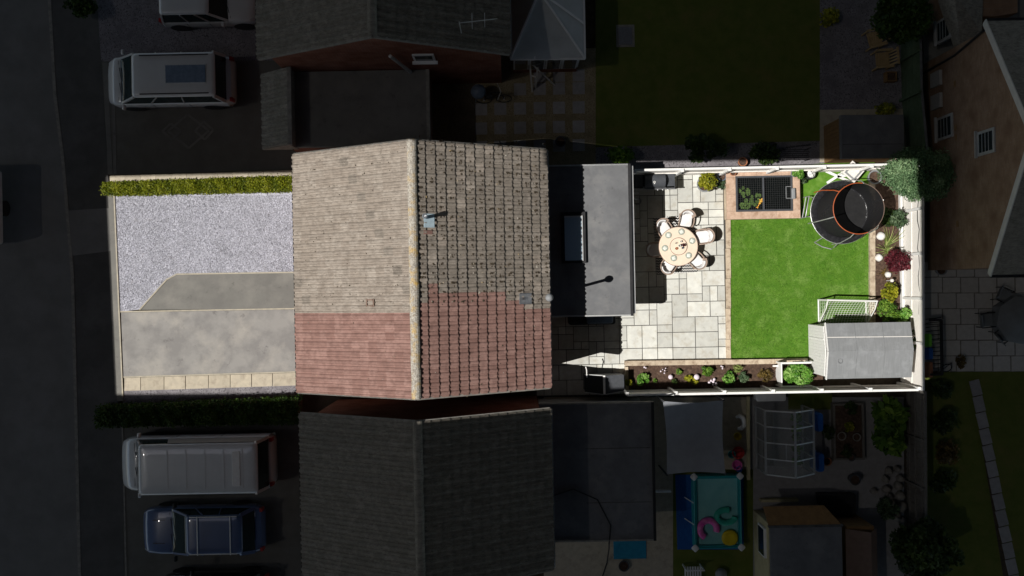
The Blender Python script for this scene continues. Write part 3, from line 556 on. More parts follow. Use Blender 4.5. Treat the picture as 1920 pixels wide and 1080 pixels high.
part('wall', MB().box(gx0+.9, gx1-.1, gy0+.1, gy1, -.1, GZ-.2), MT['brick'], gar); part('flat_roof', MB().box(g0[0]+.02, gx1, gy0, gy1-.004, GZ-.2, GZ), MT['conc2'], gar); m = MB(); m.box(gx1-.1, gx1+.02, gy0-.02, gy1-.006, GZ-.19, GZ+.07); part('edge_trim', m, MT['kerb'], gar)
fr = part('front_pitch', MB().add([(gx0,gy0-.02,2.35),(g0[0],gy0-.02,3.35),(g0[0],gy1-.008,3.35),(gx0,gy1-.008,2.35),(gx0,gy0-.02,2.25),(g0[0]+.06,gy0-.02,2.2),(g0[0]+.06,gy1-.008,2.2),(gx0,gy1-.008,2.25)], [(3,2,1,0),(4,5,6,7),(0,1,5,4),(2,3,7,6),(1,2,6,5),(3,0,4,7)]), MT['tile_dark'], gar)
tg = math.atan2(1.0, g0[0]-gx0); ng = 4; Lg = math.hypot(1.0, g0[0]-gx0)
for c in range(ng):
    for k in range(9):
        dd = .01+c*(Lg-.05)/ng*.98; o = bpy.data.objects.new('tile', TILES['tile_dark']); COL.objects.link(o); o.parent = fr; o.location = (g0[0]-dd*math.cos(tg), gy0+(k+1)*.309, 3.37-dd*math.sin(tg)); o.rotation_euler = (0,tg,math.pi); o.scale = (.95,1.03,1)
part('cap', MB().box(g0[0]-.05,g0[0]+.10,gy0-.03,gy1-.01,3.3,3.42), MT['kerb'], gar)
# conservatory
cz = 2.5; c1 = px(1097,112,cz); cons = thing('conservatory', 'pale polycarbonate roofed conservatory with white frame and hipped end', 'conservatory', (1.9, 10, 0)); cx0, cx1, cy0, cy1 = .1, c1[0], px(1000,112,cz)[1], 14.0
part('dwarf_wall', MB().box(cx0+.1,cx1-.15,cy0+.12,cy1,-.1,.6), MT['brick'], cons)
for k in range(4): xx = cx0+.12+k*(cx1-.3-cx0)/4; w = part('window', MB().box(xx,xx+(cx1-.3-cx0)/4-.02,cy0+.1,cy0+.16,.6,2.3), MT['upvc'], cons); part('pane', MB().box(xx+.06,xx+(cx1-.3-cx0)/4-.08,cy0+.085,cy0+.11,.68,2.2), MT['glass'], w)
for k in range(4): yy = cy0+.15+k*1.0; w = part('window', MB().box(cx1-.2,cx1-.14,yy,yy+.97,.6,2.3), MT['upvc'], cons)
xr, zr2 = cx0+1.1, 3.2
part('roof_panel', MB().add([(cx0,cy0,cz+.2),(xr,cy0+2.3,zr2),(xr,cy1,zr2),(cx0,cy1,cz+.2)],[(0,1,2,3)]), MT['poly'], cons); part('roof_panel', MB().add([(cx1,cy0,cz),(cx1,cy1,cz),(xr,cy1,zr2),(xr,cy0+2.3,zr2)],[(0,1,2,3)]), MT['polypale'], cons); part('roof_panel', MB().add([(cx0,cy0,cz+.2),(cx1,cy0,cz),(xr,cy0+2.3,zr2)],[(0,1,2)]), MT['polypale'], cons)  # left panel in a darker sheet: the house's shadow put into its colour
for a, b in (((cx1,cy0,cz+.03),(xr,cy0+2.3,zr2+.03)),((xr,cy0+2.3,zr2+.03),(xr,cy1,zr2+.03)),((cx0,cy0,cz+.22),(xr,cy0+2.3,zr2+.03)),((cx0+.9,cy0,cz+.12),(cx0+.9,cy1,zr2-.15)),((cx1,cy0+1.3,cz+.02),(xr,cy0+2.3,zr2+.02)),((cx1,cy0+2.2,cz+.02),(xr,cy0+3.0,zr2+.02)),((cx0,cy0,cz+.12),(cx1,cy0,cz)),((cx1,cy0,cz),(cx1,cy1,cz))): part('glazing_bar', MB().bar(a,b,.07,.06), MT['upvc'], cons)
# lower neighbour extension
q0 = px(1030,757,EXZ); q1 = px(1228,1012,EXZ); le = thing('extension', 'flat dark roofed extension behind the shaded brown tiled house, beside the shade sail', 'extension', ((q0[0]+q1[0])/2, -6.6, 0))
part('wall', MB().box(.95,q1[0]-.2,q1[1]+.15,q0[1]-.15,-.1,EXZ-.22), MT['render'], le); part('roof', MB().box(.9,q1[0],q1[1],q0[1]-.03,EXZ-.22,EXZ), MT['felt'], le); part('fascia', MB().box(q1[0]-.05,q1[0]+.05,q1[1]-.03,q0[1],EXZ-.2,EXZ+.05), MT['gutter'], le); part('edge_trim', MB().box(.95,q1[0]-.06,q0[1]-.05,q0[1]+.01,EXZ-.18,EXZ+.05), MT['kerb'], le); part('edge_trim', MB().box(.95,q1[0]-.06,q1[1]-.02,q1[1]+.04,EXZ-.18,EXZ+.05), MT['kerb'], le)
for yy in (-6.0,-8.0): part('felt_seam', MB().box(2.6,q1[0]-.1,yy,yy+.03,EXZ,EXZ+.006), MT['felt_b'], le)
cb = [p3(1035,930,EXZ+.03),p3(1075,917,EXZ+.03),p3(1120,937,EXZ+.03),p3(1145,985,EXZ+.03),p3(1142,1020,EXZ+.03),p3(1142,1028,2.3),p3(1138,1055,.05),p3(1130,1080,.03)]; one('cable', MB().tube(cb,.025,6), MT['black'], 'black cable looping across the flat roof behind the brown house', 'cable')
# ------------------------------------------------------------------ patio of the bright plot
pat = struct('patio', MB().prism([(ex0-.2,-4.32),(4.55,-4.32),(4.55,-3.06),(8.5,-3.06),(8.5,4.5),(4.15,4.5),(4.15,-1.0),(ex0-.2,-1.0)], -.13, .006), MT['joint'])
FM = {}
def flag(w, h):
    if (w,h) not in FM:
        sx, sy = w*.3-.016, h*.3-.016; m = MB(); i = .006
        m.add([(0,0,-.02),(sx,0,-.02),(sx,sy,-.02),(0,sy,-.02),(0,0,.016),(sx,0,.016),(sx,sy,.016),(0,sy,.016),(i,i,.022),(sx-i,i,.022),(sx-i,sy-i,.022),(i,sy-i,.022)],
              [(0,1,5,4),(1,2,6,5),(2,3,7,6),(3,0,4,7),(4,5,9,8),(5,6,10,9),(6,7,11,10),(7,4,8,11),(8,9,10,11)])
        me = m.mesh('flagstone'); me.materials.append(MT['flag']); FM[w,h] = me
    return FM[w,h]
random.seed(21); gx, gy, nx, ny = .90, -4.32, 25, 29; occ = {}
def okc(i, j):
    x, y = gx+(i+.5)*.304, gy+(j+.5)*.304
    return 0 <= i < nx and 0 <= j < ny and (i,j) not in occ and not (x < 4.3 and y > -1.0) and not (x > 4.5 and y < -3.0)
for j in range(ny):
    for i in range(nx):
        if not okc(i,j): continue
        opts = [(3,2)]*4+[(2,3)]*3+[(2,2)]*5+[(2,1)]*3+[(1,2)]*2+[(1,1)]; random.shuffle(opts); opts += [(1,1)]
        for w, h in opts:
            if all(okc(i+a,j+b) for a in range(w) for b in range(h)): break
        for a in range(w):
            for b in range(h): occ[i+a,j+b] = 1
        o = link('flagstone', flag(w,h), pat, (gx+i*.304+.008, gy+j*.304+.008, random.uniform(-.003,.004)))
# ------------------------------------------------------------------ timber edging
def sleeper(parent, a, b, w, z0, z1, mat): return part('sleeper', MB().bar((a[0],a[1],(z0+z1)/2),(b[0],b[1],(z0+z1)/2), w, z1-z0), MT[mat], parent)
ed = thing('timber_edging', 'pale timber sleeper strip between the patio slabs and the lawn', 'edging', px(1365,540))
for v0, v1 in ((409,466),(466.5,522),(522.5,578),(578.5,636),(636.5,673)): sleeper(ed, px(1364.5,v0), px(1365.5,v1), .19, -.02, .06, 'timber')
rb = thing('rear_bed', 'narrow soil bed with timber edge along the white rear fence', 'flower bed', px(1660,480))
part('soil', MB().prism(pp([(1630,318),(1684,314),(1686,700),(1630,690)]), -.05, .12), MT['soil'], rb)
for v0, v1 in ((340,392),(392.5,448),(448.5,508),(508.5,566),(566.5,622)): sleeper(rb, px(1633,v0), px(1633.5,v1), .21, -.02, .17, 'timber')
# ------------------------------------------------------------------ fences
def fence(name, label, a, b, h, n, board, post, inner, mat, postmat, bd='h', cap=True, group=None, postw=.10, skip0=False):
    "close boarded fence from a to b in n bays, posts and rails on the inner side"
    A = Vector((*a,0)); B = Vector((*b,0)); d = (B-A)/n; L = d.length; u = d.normalized(); nn = Vector((-u.y,u.x,0))*inner
    t = thing(name, label, 'fence', ((A+B)/2)[:], group)
    for i in range(n):
        p = A+d*i; bay = MB()
        if bd == 'v':
            k = int(L/.105)
            for j in range(k):
                q = p+u*(L*(j+.5)/k); bay.obox((q.x+nn.x*.012*(j%2),q.y+nn.y*.012*(j%2),h/2+.03), (L/k*1.12,.016,h-.06), math.atan2(u.y,u.x))
        else:
            k = 11
            for j in range(k):
                q = p+u*L/2; bay.obox((q.x,q.y,.05+(j+.5)*(h-.1)/k), (L,.02,(h-.1)/k*1.1), math.atan2(u.y,u.x), R(7)*inner)
        part('panel', bay, MT[mat], t)
        rl_ = MB()
        for zz in ((.35,h*.52,h-.25) if bd == 'v' else (h*.5,)): q0_ = p+nn*.035; q1_ = p+d+nn*.035; rl_.bar(q0_+Vector((0,0,zz)), q1_+Vector((0,0,zz)), .05, .08)
        part('rail', rl_, MT[mat], t)
        if cap: part('capping', MB().bar(p+Vector((0,0,h+.015)), p+d-u*.004+Vector((0,0,h+.015)), .085, .03), MT[postmat], t)
    for i in range(1 if skip0 else 0, n+1):
        p = A+d*i+nn*.055; part('post', MB().box(p.x-postw/2,p.x+postw/2,p.y-postw/2,p.y+postw/2,-.1,h+.07).box(p.x-postw*.62,p.x+postw*.62,p.y-postw*.62,p.y+postw*.62,h+.07,h+.10), MT[postmat], t)
    return t
rf0 = px(1730,306,1.85); rf1 = px(1731,729,1.85)
FR = fence('rear_fence', 'tall white painted fence behind the red acer, with a cable along it', (rf1[0],rf1[1]), (rf0[0],rf0[1]), 1.85, 5, 0, 0, 1, 'cream', 'white', 'h')
part('gravel_board', MB().box(rf0[0]-.2,rf0[0]-.11,rf1[1]+.1,rf0[1]-.1,0,.3), MT['white'], FR)
cab = [(rf0[0]-.09+.02*math.sin(i*1.9), rf0[1]+(rf1[1]-rf0[1])*i/24, 1.62-.10*abs(math.sin(i*.9))) for i in range(2,23)]; part('cable', MB().tube(cab,.012,5), MT['black'], FR)
t0 = px(1190,320,1.8); t1 = px(1729,307,1.8)
fence('side_fence', 'cream painted side fence behind the pond and barbecue', (t0[0],t0[1]+.02), (t1[0]-.12,t1[1]), 1.75, 6, 0, 0, -1, 'cream', 'white', 'h')
b0 = px(1176,741,1.8); b1 = px(1729,731,1.8)
fence('side_fence', 'shaded white boarded side fence with bright capping behind the long flower bed', (b0[0],b0[1]), (b1[0]-.12,b1[1]), 1.75, 6, 0, 0, 1, 'cream', 'white', 'h')
# ------------------------------------------------------------------ front garden
fw = thing('boundary_wall', 'low beige coped wall along the yellow green front hedge', 'wall', px(380,330)); wa = px(206,336,.45); wb = px(552,325,.45)
part('wall', MB().bar((wa[0],wa[1],.15),(wb[0],wb[1],.15),.18,.5), MT['brick'], fw)
for i in range(12): q0_ = Vector((*wa,.43)).lerp(Vector((*wb,.43)), i/12); q1_ = Vector((*wa,.43)).lerp(Vector((*wb,.43)), (i+.985)/12); part('coping', MB().bar(q0_,q1_,.26,.06), MT['slabpale'], fw)
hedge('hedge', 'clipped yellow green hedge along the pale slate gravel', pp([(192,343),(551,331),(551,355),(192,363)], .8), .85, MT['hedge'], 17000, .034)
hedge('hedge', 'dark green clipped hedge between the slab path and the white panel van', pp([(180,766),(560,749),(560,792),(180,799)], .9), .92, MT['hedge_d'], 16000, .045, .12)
# ------------------------------------------------------------------ dining set
TC = px(1272,462,.74)
rug = one('rug', MB().obox((*px(1266,459),.034), (1.62,2.28,.012), R(3)), MT['black'], 'black and white zigzag rug under the round dining table', 'rug')
def chevron():
    m, nt, b = nodes('chevron_weave'); g = pos(nt); sp = N(nt,'SeparateXYZ'); nt.links.new(g, sp.inputs[0])
    w = N(nt,'Math',operation='PINGPONG'); nt.links.new(sp.outputs[0], w.inputs[0]); w.inputs[1].default_value = .05
    a = N(nt,'Math',operation='ADD'); nt.links.new(sp.outputs[1], a.inputs[0]); nt.links.new(w.outputs[0], a.inputs[1])
    f = N(nt,'Math',operation='MULTIPLY'); nt.links.new(a.outputs[0], f.inputs[0]); f.inputs[1].default_value = 9.5
    fr = N(nt,'Math',operation='FRACT'); nt.links.new(f.outputs[0], fr.inputs[0]); gt = N(nt,'Math',operation='GREATER_THAN'); nt.links.new(fr.outputs[0], gt.inputs[0]); gt.inputs[1].default_value = .62
    base(nt, b, mixc(nt, gt.outputs[0], (.02,.02,.022), (.72,.71,.68)), .95, .1); return m
rug.data.materials[0] = chevron()
tb = thing('dining_table', 'round cream garden table with a turntable in its centre', 'table', (*TC,0)); x, y = TC
part('table_top', MB().lathe(TC, [(.70,.70),(.745,.705),(.755,.725),(.75,.745),(.73,.75),(.001,.75)], 48), MT['tabletop'], tb); part('rim', MB().tube([(x+.755*math.cos(a),y+.755*math.sin(a),.725) for a in [2*math.pi*k/48 for k in range(48)]], .018, 6, True), MT['tabletrim'], tb); part('pedestal', MB().lathe(TC, [(.3,.03),(.3,.06),(.09,.12),(.07,.6),(.2,.70)], 20), MT['rattan'], tb)
ls = part('turntable', MB().lathe(TC, [(.3,.753),(.335,.757),(.335,.772),(.30,.776),(.001,.776)], 36), MT['tabletop'], tb); part('turntable_rim', MB().tube([(x+.335*math.cos(a),y+.335*math.sin(a),.772) for a in [2*math.pi*k/36 for k in range(36)]], .012, 6, True), MT['tabletrim'], ls)
pl = thing('place_setting', 'white plate with folded napkin on the round garden table', 'plate', (0,0,0), 'plates around the round table', world=False)
part('plate', MB().lathe((0,0), [(.06,0),(.115,.010),(.128,.02),(.12,.022),(.075,.008),(.001,.007)], 24), MT['platerim'], pl, 180); nm = MB().obox((0,0,.022), (.13,.13,.012), R(40)).obox((.01,.0,.034), (.085,.085,.012), R(52)); part('napkin', nm, MT['napkin'], pl)
for k, (u, v) in enumerate(((1277.5,434.5),(1253,441),(1297.5,451.5),(1246.5,465.5),(1263,484),(1291,479))):
    o = pl if k == 0 else copy_tree(pl); xx, yy = px(u, v, .76); o.location = (xx, yy, .751); o.rotation_euler = (0,0,math.atan2(yy-y,xx-x))
def glassw(u, v, r, h, mat, label, cat): xx, yy = px(u,v,.78); return one(cat, MB().lathe((xx,yy), [(r*.7,.777),(r*.75,.78),(r,.777+h),(r*.85,.777+h),(r*.5,.785)], 14), MT[mat], label, cat, smooth=40)
glassw(1267,456,.035,.11,'clear','clear tumbler on the table turntable, beside the pitcher','glass'); glassw(1276,453,.035,.11,'china','white mug on the table turntable','mug'); glassw(1268,466,.055,.06,'terracotta','small terracotta bowl on the table turntable','bowl'); glassw(1273,461,.05,.16,'china','white pitcher in the middle of the table turntable','pitcher'); glassw(1279,465,.04,.09,'bluepot','small blue cup on the table turntable','cup')
fx_, fy_ = px(1281,459,.85); po = thing('flower_posy','small plum coloured posy standing on the table turntable','flowers',(fx_,fy_,.776)); part('vase', MB().lathe((fx_,fy_),[(.03,.777),(.035,.8),(.022,.84)],10), MT['bluepot'], po); P1, T1 = ball_pts((fx_,fy_,.90),(.07,.07,.06),90,6,.04); leaves_obj('petals',P1,T1,.022,MT['acer'],po)
def make_chair():
    t = thing('dining_chair', 'beige rattan chair', 'chair', (0,0,0), 'rattan chairs round the garden table', world=False)
    part('seat', MB().slab(0,0,.27,.40,.54,.52,.1,.03), MT['rattan'], t, 40); part('seat_cushion', MB().slab(.02,0,.40,.48,.50,.47,.09,.03), MT['cushion'], t, 60)
    b = MB(); A = [R(100+160*k/14) for k in range(15)]; rings = []
    for zz, r, th in ((.34,.27,.04),(.55,.285,.04),(.72,.30,.035),(.80,.31,.03)):
        off = -.02-(zz-.34)*.16
        rings.append([(off+r*math.cos(a)*.95, r*math.sin(a)*1.0, zz) for a in A]+[(off+(r-th)*math.cos(a)*.95, (r-th)*math.sin(a), zz) for a in A[::-1]])
    b.loft(rings); part('backrest', b, MT['rattan'], t, 50)
    c = MB(); A = [R(118+124*k/10) for k in range(11)]; rings = []
    for zz, i in ((.47,.02),(.52,0),(.68,0),(.77,.015),(.79,.03)):
        off = -.02-(zz-.34)*.16
        rings.append([(off+(.262-i)*math.cos(a), (.262-i)*math.sin(a), zz) for a in A]+[(off+(.17+i)*math.cos(a)-.01, (.19+i*.5)*math.sin(a), zz) for a in A[::-1]])
    c.loft(rings); part('back_cushion', c, MT['cushion'], t, 60)
    for s in (-1,1):
        part('armrest', MB().tube([(-.10,s*.285,.62),(.08,s*.29,.61),(.22,s*.28,.55),(.25,s*.26,.40)], .025, 8), MT['rattan'], t, 60)
        for xx in (-.2,.22): part('leg', MB().tube([(xx,s*.2,.29),(xx*1.15,s*.23,0)], [.026,.016], 8), MT['rattan'], t)
    return t
ch0 = make_chair()
for k, (u, v, lab) in enumerate(((1286,412,'pulled out on the pond side of the table'),(1243,428,'turned into the rug corner nearest the barbecue'),(1226,469,'half in the shade of the extension'),(1252,498,'over the rug corner furthest from the barbecue'),(1305,489,'angled towards the lawn and flower bed'),(1318,444,'squarely facing the lawn edging'))):
    o = ch0 if k == 0 else copy_tree(ch0); xx, yy = px(u, v, .42); o.location = (xx, yy, .04 if k in (1,2,3) else .024); o.rotation_euler = (0,0,math.atan2(y-yy, x-xx)+(.2 if k == 0 else -.05*k)); o['label'] = 'beige rattan chair with white cushion, '+lab
# ------------------------------------------------------------------ barbecue corner
bx0, by1 = px(1190,326,.9); bx1, by0 = px(1266,354,.9); bq = thing('barbecue', 'black gas barbecue with domed lid against the cream side fence', 'barbecue', ((bx0+bx1)/2,(by0+by1)/2,0))
part('cabinet', MB().box(bx0+.3,bx1-.35,by0+.12,by1,.08,.80), MT['black'], bq); part('side_shelf', MB().box(bx1-.36,bx1,by0+.05,by1-.03,.82,.86), MT['darkgrey'], bq); part('side_shelf', MB().box(bx0-.1,bx0+.32,by0+.05,by1-.03,.82,.86), MT['darkgrey'], bq)
lm = MB(); lx0, lx1 = bx0+.38, bx1-.4; lm.loft([[(lx,(by0+by1)/2+.02+(by1-by0)*.46*math.cos(a),.84+.30*math.sin(a)) for a in [math.pi*k/10 for k in range(11)]] for lx in (lx0,lx0+.05,lx1-.05,lx1)], cap=True); part('lid', lm, MT['darkgrey'], bq, 40)
part('handle', MB().tube([(bx0-.1,by0,.9),(bx1,by0+.01,.9)], .028, 8), MT['steel'], bq); part('control_panel', MB().box(bx0+.3,bx1-.02,by0+.03,by0+.11,.68,.86), MT['steel'], bq)
for k in range(5): part('knob', MB().tube([(bx0+.5+k*.2,by0+.04,.78),(bx0+.5+k*.2,by0-.03,.78)], .03, 8), MT['steel'], bq)
for sx in (bx0+.34,bx1-.4):
    for sy in (by0+.17,by1-.06): part('castor', MB().tube([(sx,sy-.02,.045),(sx,sy+.02,.045)], .045, 10), MT['black'], bq)
ex, ey = px(1227,342,1.1); ez = 1.13
em = MB().tube([(ex+.035*math.cos(a),ey+.035*math.sin(a)+.01,ez) for a in [2*math.pi*k/14 for k in range(14)]], .012, 5, True); em.add([(ex-.03,ey-.02,ez+.004),(ex+.03,ey-.02,ez+.004),(ex,ey-.075,ez-.01)],[(2,1,0)]); part('badge', em, MT['white'], bq, label='small white pin shaped badge on the lid')
rk = thing('metal_rack', 'small three bar steel rack in the shade beside the barbecue', 'rack', px(1193,365))
for k, v in enumerate((353,362,373)): a = px(1184,v,.75); b = px(1198,v,.75); part('bar', MB().bar((a[0],a[1],.75-.02*k),(b[0],b[1],.75-.02*k),.05,.03), MT['upvc'], rk)
for v in (353,373): a = px(1197,v,.75); part('post', MB().tube([(a[0],a[1],0),(a[0],a[1],.75)],.018,6), MT['steel'], rk)
hx, hy = px(1194,378); one('hose_coil', MB().tube([(hx+(.12+.01*k/8)*math.cos(k*.6),hy+.13*math.sin(k*.6),.04+.004*k) for k in range(34)],.014,5), MT['greypot'], 'small coiled hose on the shaded slabs beneath the metal rack', 'hose')
sb = thing('garden_sofa', 'dark covered garden seat tucked against the extension side wall', 'sofa', px(1110,598)); s0 = px(1066,596,.6); s1 = px(1156,608,.6)
part('base', MB().slab((s0[0]+s1[0])/2,s1[1]+.3,.02,.42,s1[0]-s0[0],.62,.12,.04), MT['black'], sb, 40); part('back', MB().slab((s0[0]+s1[0])/2,s1[1]+.55,.4,.75,s1[0]-s0[0]-.1,.16,.05,.03), MT['darkgrey'], sb, 40); part('cushion', MB().slab((s0[0]+s1[0])/2+.3,s1[1]+.26,.42,.52,(s1[0]-s0[0])*.55,.45,.08,.03), MT['bluepot'], sb, 50)
# lidded store and pole near the gate
st = thing('storage_box', 'black twin panelled storage box with white trim beside the flower bed end', 'storage box', px(1133,715)); a = px(1096,703,1.05); b = px(1133,736,1.05); c = px(1170,705,1.05)
part('body', MB().box(a[0]+.03,c[0]-.03,b[1]+.05,a[1]-.03,.0,.99), MT['black'], st); ymid = b[1]-.02
part('lid', MB().add([(a[0],a[1],1.0),(b[0],a[1]-.04,1.06),(b[0],ymid-.04,1.06),(a[0],b[1]+.04,1.0),(a[0],a[1],1.03),(b[0],a[1]-.04,1.09),(b[0],ymid-.04,1.09),(a[0],b[1]+.04,1.03)],[(0,1,2,3),(7,6,5,4),(0,4,5,1),(3,2,6,7),(0,3,7,4),(1,5,6,2)]), MT['black'], st); part('lid', MB().add([(b[0]+.005,a[1]-.04,1.06),(c[0],a[1]-.02,1.0),(c[0],b[1]+.06,1.0),(b[0]+.005,ymid-.04,1.06),(b[0]+.005,a[1]-.04,1.09),(c[0],a[1]-.02,1.03),(c[0],b[1]+.06,1.03),(b[0]+.005,ymid-.04,1.09)],[(0,1,2,3),(7,6,5,4),(0,4,5,1),(3,2,6,7),(0,3,7,4),(1,5,6,2)]), MT['darkgrey'], st)
part('trim', MB().bar((b[0],a[1]-.03,1.10),(b[0],ymid-.05,1.10),.085,.03), MT['white'], st)
for q0_, q1_ in (((a[0],b[1]+.02,1.03),(b[0]-.05,ymid-.06,1.08)),((b[0]+.05,ymid-.06,1.08),(c[0],b[1]+.04,1.03)),((a[0],a[1]+.01,1.03),(b[0]-.05,a[1]-.03,1.08))): part('trim', MB().bar(q0_,q1_,.03,.03), MT['galv'], st)
hp = p3(1096,702); one('hook_pole', MB().tube([(hp.x,hp.y,0),(hp.x,hp.y,1.15),(hp.x-.02,hp.y+.3,1.32),(hp.x-.05,hp.y+.42,1.3)],.022,8), MT['white'], 'bent white pole standing at the storage box corner', 'pole')
# ------------------------------------------------------------------ raised pond
PZ = .5; pd = thing('pond', 'raised pond of peach timber sleepers with black mesh cover', 'pond', px(1431,365)); o0 = px(1361,319,PZ); o1 = px(1501,409,PZ); i0 = px(1380,332,PZ); i1 = px(1485,394,PZ); X0, Y1 = o0; X1, Y0 = o1; x0_, y1_ = i0; x1_, y0_ = i1
m = MB(); m.box(X0+.02,X1-.02,Y0+.02,y0_-.02,0,PZ-.06); m.box(X0+.02,X1-.02,y1_+.02,Y1-.02,0,PZ-.06); m.box(X0+.02,x0_-.02,y0_-.02,y1_+.02,0,PZ-.06); m.box(x1_+.02,X1-.02,y0_-.02,y1_+.02,0,PZ-.06); part('wall', m, MT['timber'], pd)
def bd(xa,xb,ya,yb): part('sleeper', MB().box(xa+.003,xb-.003,ya+.003,yb-.003,PZ-.06,PZ+random.uniform(0,.006)), MT['peach'], pd)
xs = [X0, X0+(X1-X0)*.34, X0+(X1-X0)*.68, X1]
for k in range(3): bd(xs[k],xs[k+1],Y0,y0_); bd(xs[k]+(.2 if k else 0),xs[k+1]+(.2 if k < 2 else 0),y1_,Y1)
for k in range(2): ya = y0_+(y1_-y0_)*k/2; bd(X0,x0_,ya,ya+(y1_-y0_)/2); bd(x1_,X1,ya,ya+(y1_-y0_)/2)
part('water', MB().box(x0_-.02,x1_+.02,y0_-.02,y1_+.02,.1,.34), MT['water'], pd)
m = MB(); f = .07
m.box(x0_-.03,x1_+.03,y0_-.03,y0_+f*.6,PZ+.008,PZ+.035); m.box(x0_-.03,x1_+.03,y1_-f*.6,y1_+.03,PZ+.008,PZ+.035); m.box(x0_-.03,x0_+f*.6,y0_+f*.6,y1_-f*.6,PZ+.008,PZ+.035); m.box(x1_-f*.6,x1_+.03,y0_+f*.6,y1_-f*.6,PZ+.008,PZ+.035); xm_ = px(1431,360,PZ)[0]; m.box(xm_-.035,xm_+.035,y0_+f*.6,y1_-f*.6,PZ+.008,PZ+.035); cv = part('cover_frame', m, MT['darkgrey'], pd)
m = MB(); k = x0_+.07
while k < x1_-.04: m.box(k-.003,k+.003,y0_+.04,y1_-.04,PZ+.012,PZ+.018); k += .085
k = y0_+.07
while k < y1_-.04: m.box(x0_+.04,x1_-.04,k-.003,k+.003,PZ+.018,PZ+.024); k += .085
stuff(part('mesh_wires', m, MT['wire'], cv))
part('filter_box', MB().slab(*px(1487.5,363,.6),PZ+.04,.66,.14,.42,.03,.02), MT['greypot'], pd, 40); fx, fy = px(1478,361,PZ); m = MB()
for a, b in (((fx-.1,fy-.23),(fx+.1,fy-.23)),((fx-.1,fy+.23),(fx+.1,fy+.23)),((fx-.1,fy-.23),(fx-.1,fy+.23))): m.bar((*a,PZ+.045),(*b,PZ+.045),.02,.02)
part('filter_hatch', m, MT['greypot'], pd)
wl = thing('water_lily', 'cluster of green lily pads floating in the left half of the raised pond', 'plant', (*px(1405,372),.35)); random.seed(5)
for k in range(34):
    for _ in range(50):
        u = random.uniform(1384,1427); v = random.uniform(352,391)
        if (u-1384)*.55+352 < v+10 or k < 3: break
    r = random.uniform(.05,.09); xx, yy = px(u,v,.36); a0 = random.random()*6.28; m = MB(); pts = [(xx,yy,.352)]+[(xx+r*math.cos(a0+.25+5.8*i/12),yy+r*math.sin(a0+.25+5.8*i/12),.35+.002*random.random()+.012*(k%3)/3) for i in range(13)]
    m.add(pts, [(0,i,i+1) for i in range(1,13)]); part('pad', m, MT['pad_leaf'], wl)
fu = p3(1425,380,.345); d = Vector((-.52,-.85,0)).normalized(); nrm = Vector((-d.y,d.x,0)); head = fu-d*.22; m = MB(); rings = []
for s, w, h in ((0,.01,.01),(.05,.04,.03),(.13,.055,.04),(.24,.045,.035),(.33,.02,.02),(.37,.012,.02)):
    c = head+d*s; rings.append([c+nrm*w*math.cos(a)+Vector((0,0,h*math.sin(a)+.025)) for a in [2*math.pi*k/10 for k in range(10)]])
m.loft(rings); kf = thing('koi', 'orange koi carp at the surface of the raised pond', 'fish', fu[:]); part('body', m, MT['fish'], kf, 180)
e = head+d*.36+Vector((0,0,.025)); part('tail', MB().add([e+nrm*.008,e+d*.13+nrm*.05,e+d*.09,e+d*.13-nrm*.05,e-nrm*.008,e+Vector((0,0,.006))],[(0,1,2,5),(5,2,3,4)]), MT['fish'], kf)
for s in (-1,1): q = head+d*.11+nrm*s*.045+Vector((0,0,.025)); part('fin', MB().add([q,q+nrm*s*.07+d*.03,q+d*.06],[(0,1,2)]), MT['fish'], kf)
# ------------------------------------------------------------------ pots and ornaments near the pond
def pot(name, label, u, v, z, r, h, mat, plant=None):
    xx, yy = px(u,v,z+h); t = thing(name, label, 'pot', (xx,yy,z)); part('pot', MB().lathe((xx,yy), [(r*.7,z),(r*.75,z+.01),(r,z+h-.03),(r*1.08,z+h-.03),(r*1.08,z+h),(r*.9,z+h),(r*.85,z+h-.06),(.001,z+h-.06)],22), MT[mat], t, 40)
    part('compost', MB().lathe((xx,yy),[(r*.84,z+h-.07),(r*.84,z+h-.05),(.001,z+h-.045)],16), MT['soil'], t)
    return t, xx, yy
t, xx, yy = pot('plant_pot','large grey pot holding a yellow green bush beside the pond',1322,345,0,.3,.42,'greypot'); P, tn = ball_pts((xx+.05,yy+.1,.75),(.48,.36,.3),1500,26,.15); leaves_obj('foliage',P,tn,.05,MT['yel'],t)
t, xx, yy = pot('plant_pot','blue glazed pot between the yellow bush and the pond',1354,331,0,.16,.4,'bluepot'); P, tn = ball_pts((xx-.02,yy-.28,.28),(.2,.17,.16),260,8,.1); leaves_obj('foliage',P,tn,.045,MT['bluegreen'],t)
pot('plant_pot','small terracotta pot on the pond timber corner',1375,324,.5,.11,.2,'terracotta')
t, xx, yy = pot('plant_pot','grey pot with bright green plant on the pond corner by the lantern',1490,325,.5,.14,.2,'greypot'); P, tn = ball_pts((xx+.12,yy-.0,.85),(.2,.2,.17),600,12,.1); leaves_obj('foliage',P,tn,.04,MT['lush'],t)
lx, ly = px(1520,326,.4); ln = thing('garden_lantern','dark metal garden lantern with bright glass top beside the pond','lantern',(lx,ly,0)); part('base', MB().lathe((lx,ly),[(.2,0),(.22,.05),(.2,.36),(.21,.4)],14), MT['black'], ln); part('glass', MB().lathe((lx,ly),[(.15,.4),(.16,.5),(.1,.56),(.001,.57)],10), MT['china'], ln)
for k in range(4): a = k*math.pi/2+.5; part('frame_bar', MB().tube([(lx+.18*math.cos(a),ly+.18*math.sin(a),.4),(lx+.1*math.cos(a),ly+.1*math.sin(a),.58),(lx,ly,.62)],.014,5), MT['steel'], ln)
m = MB(); xx, yy = px(1505,338); 
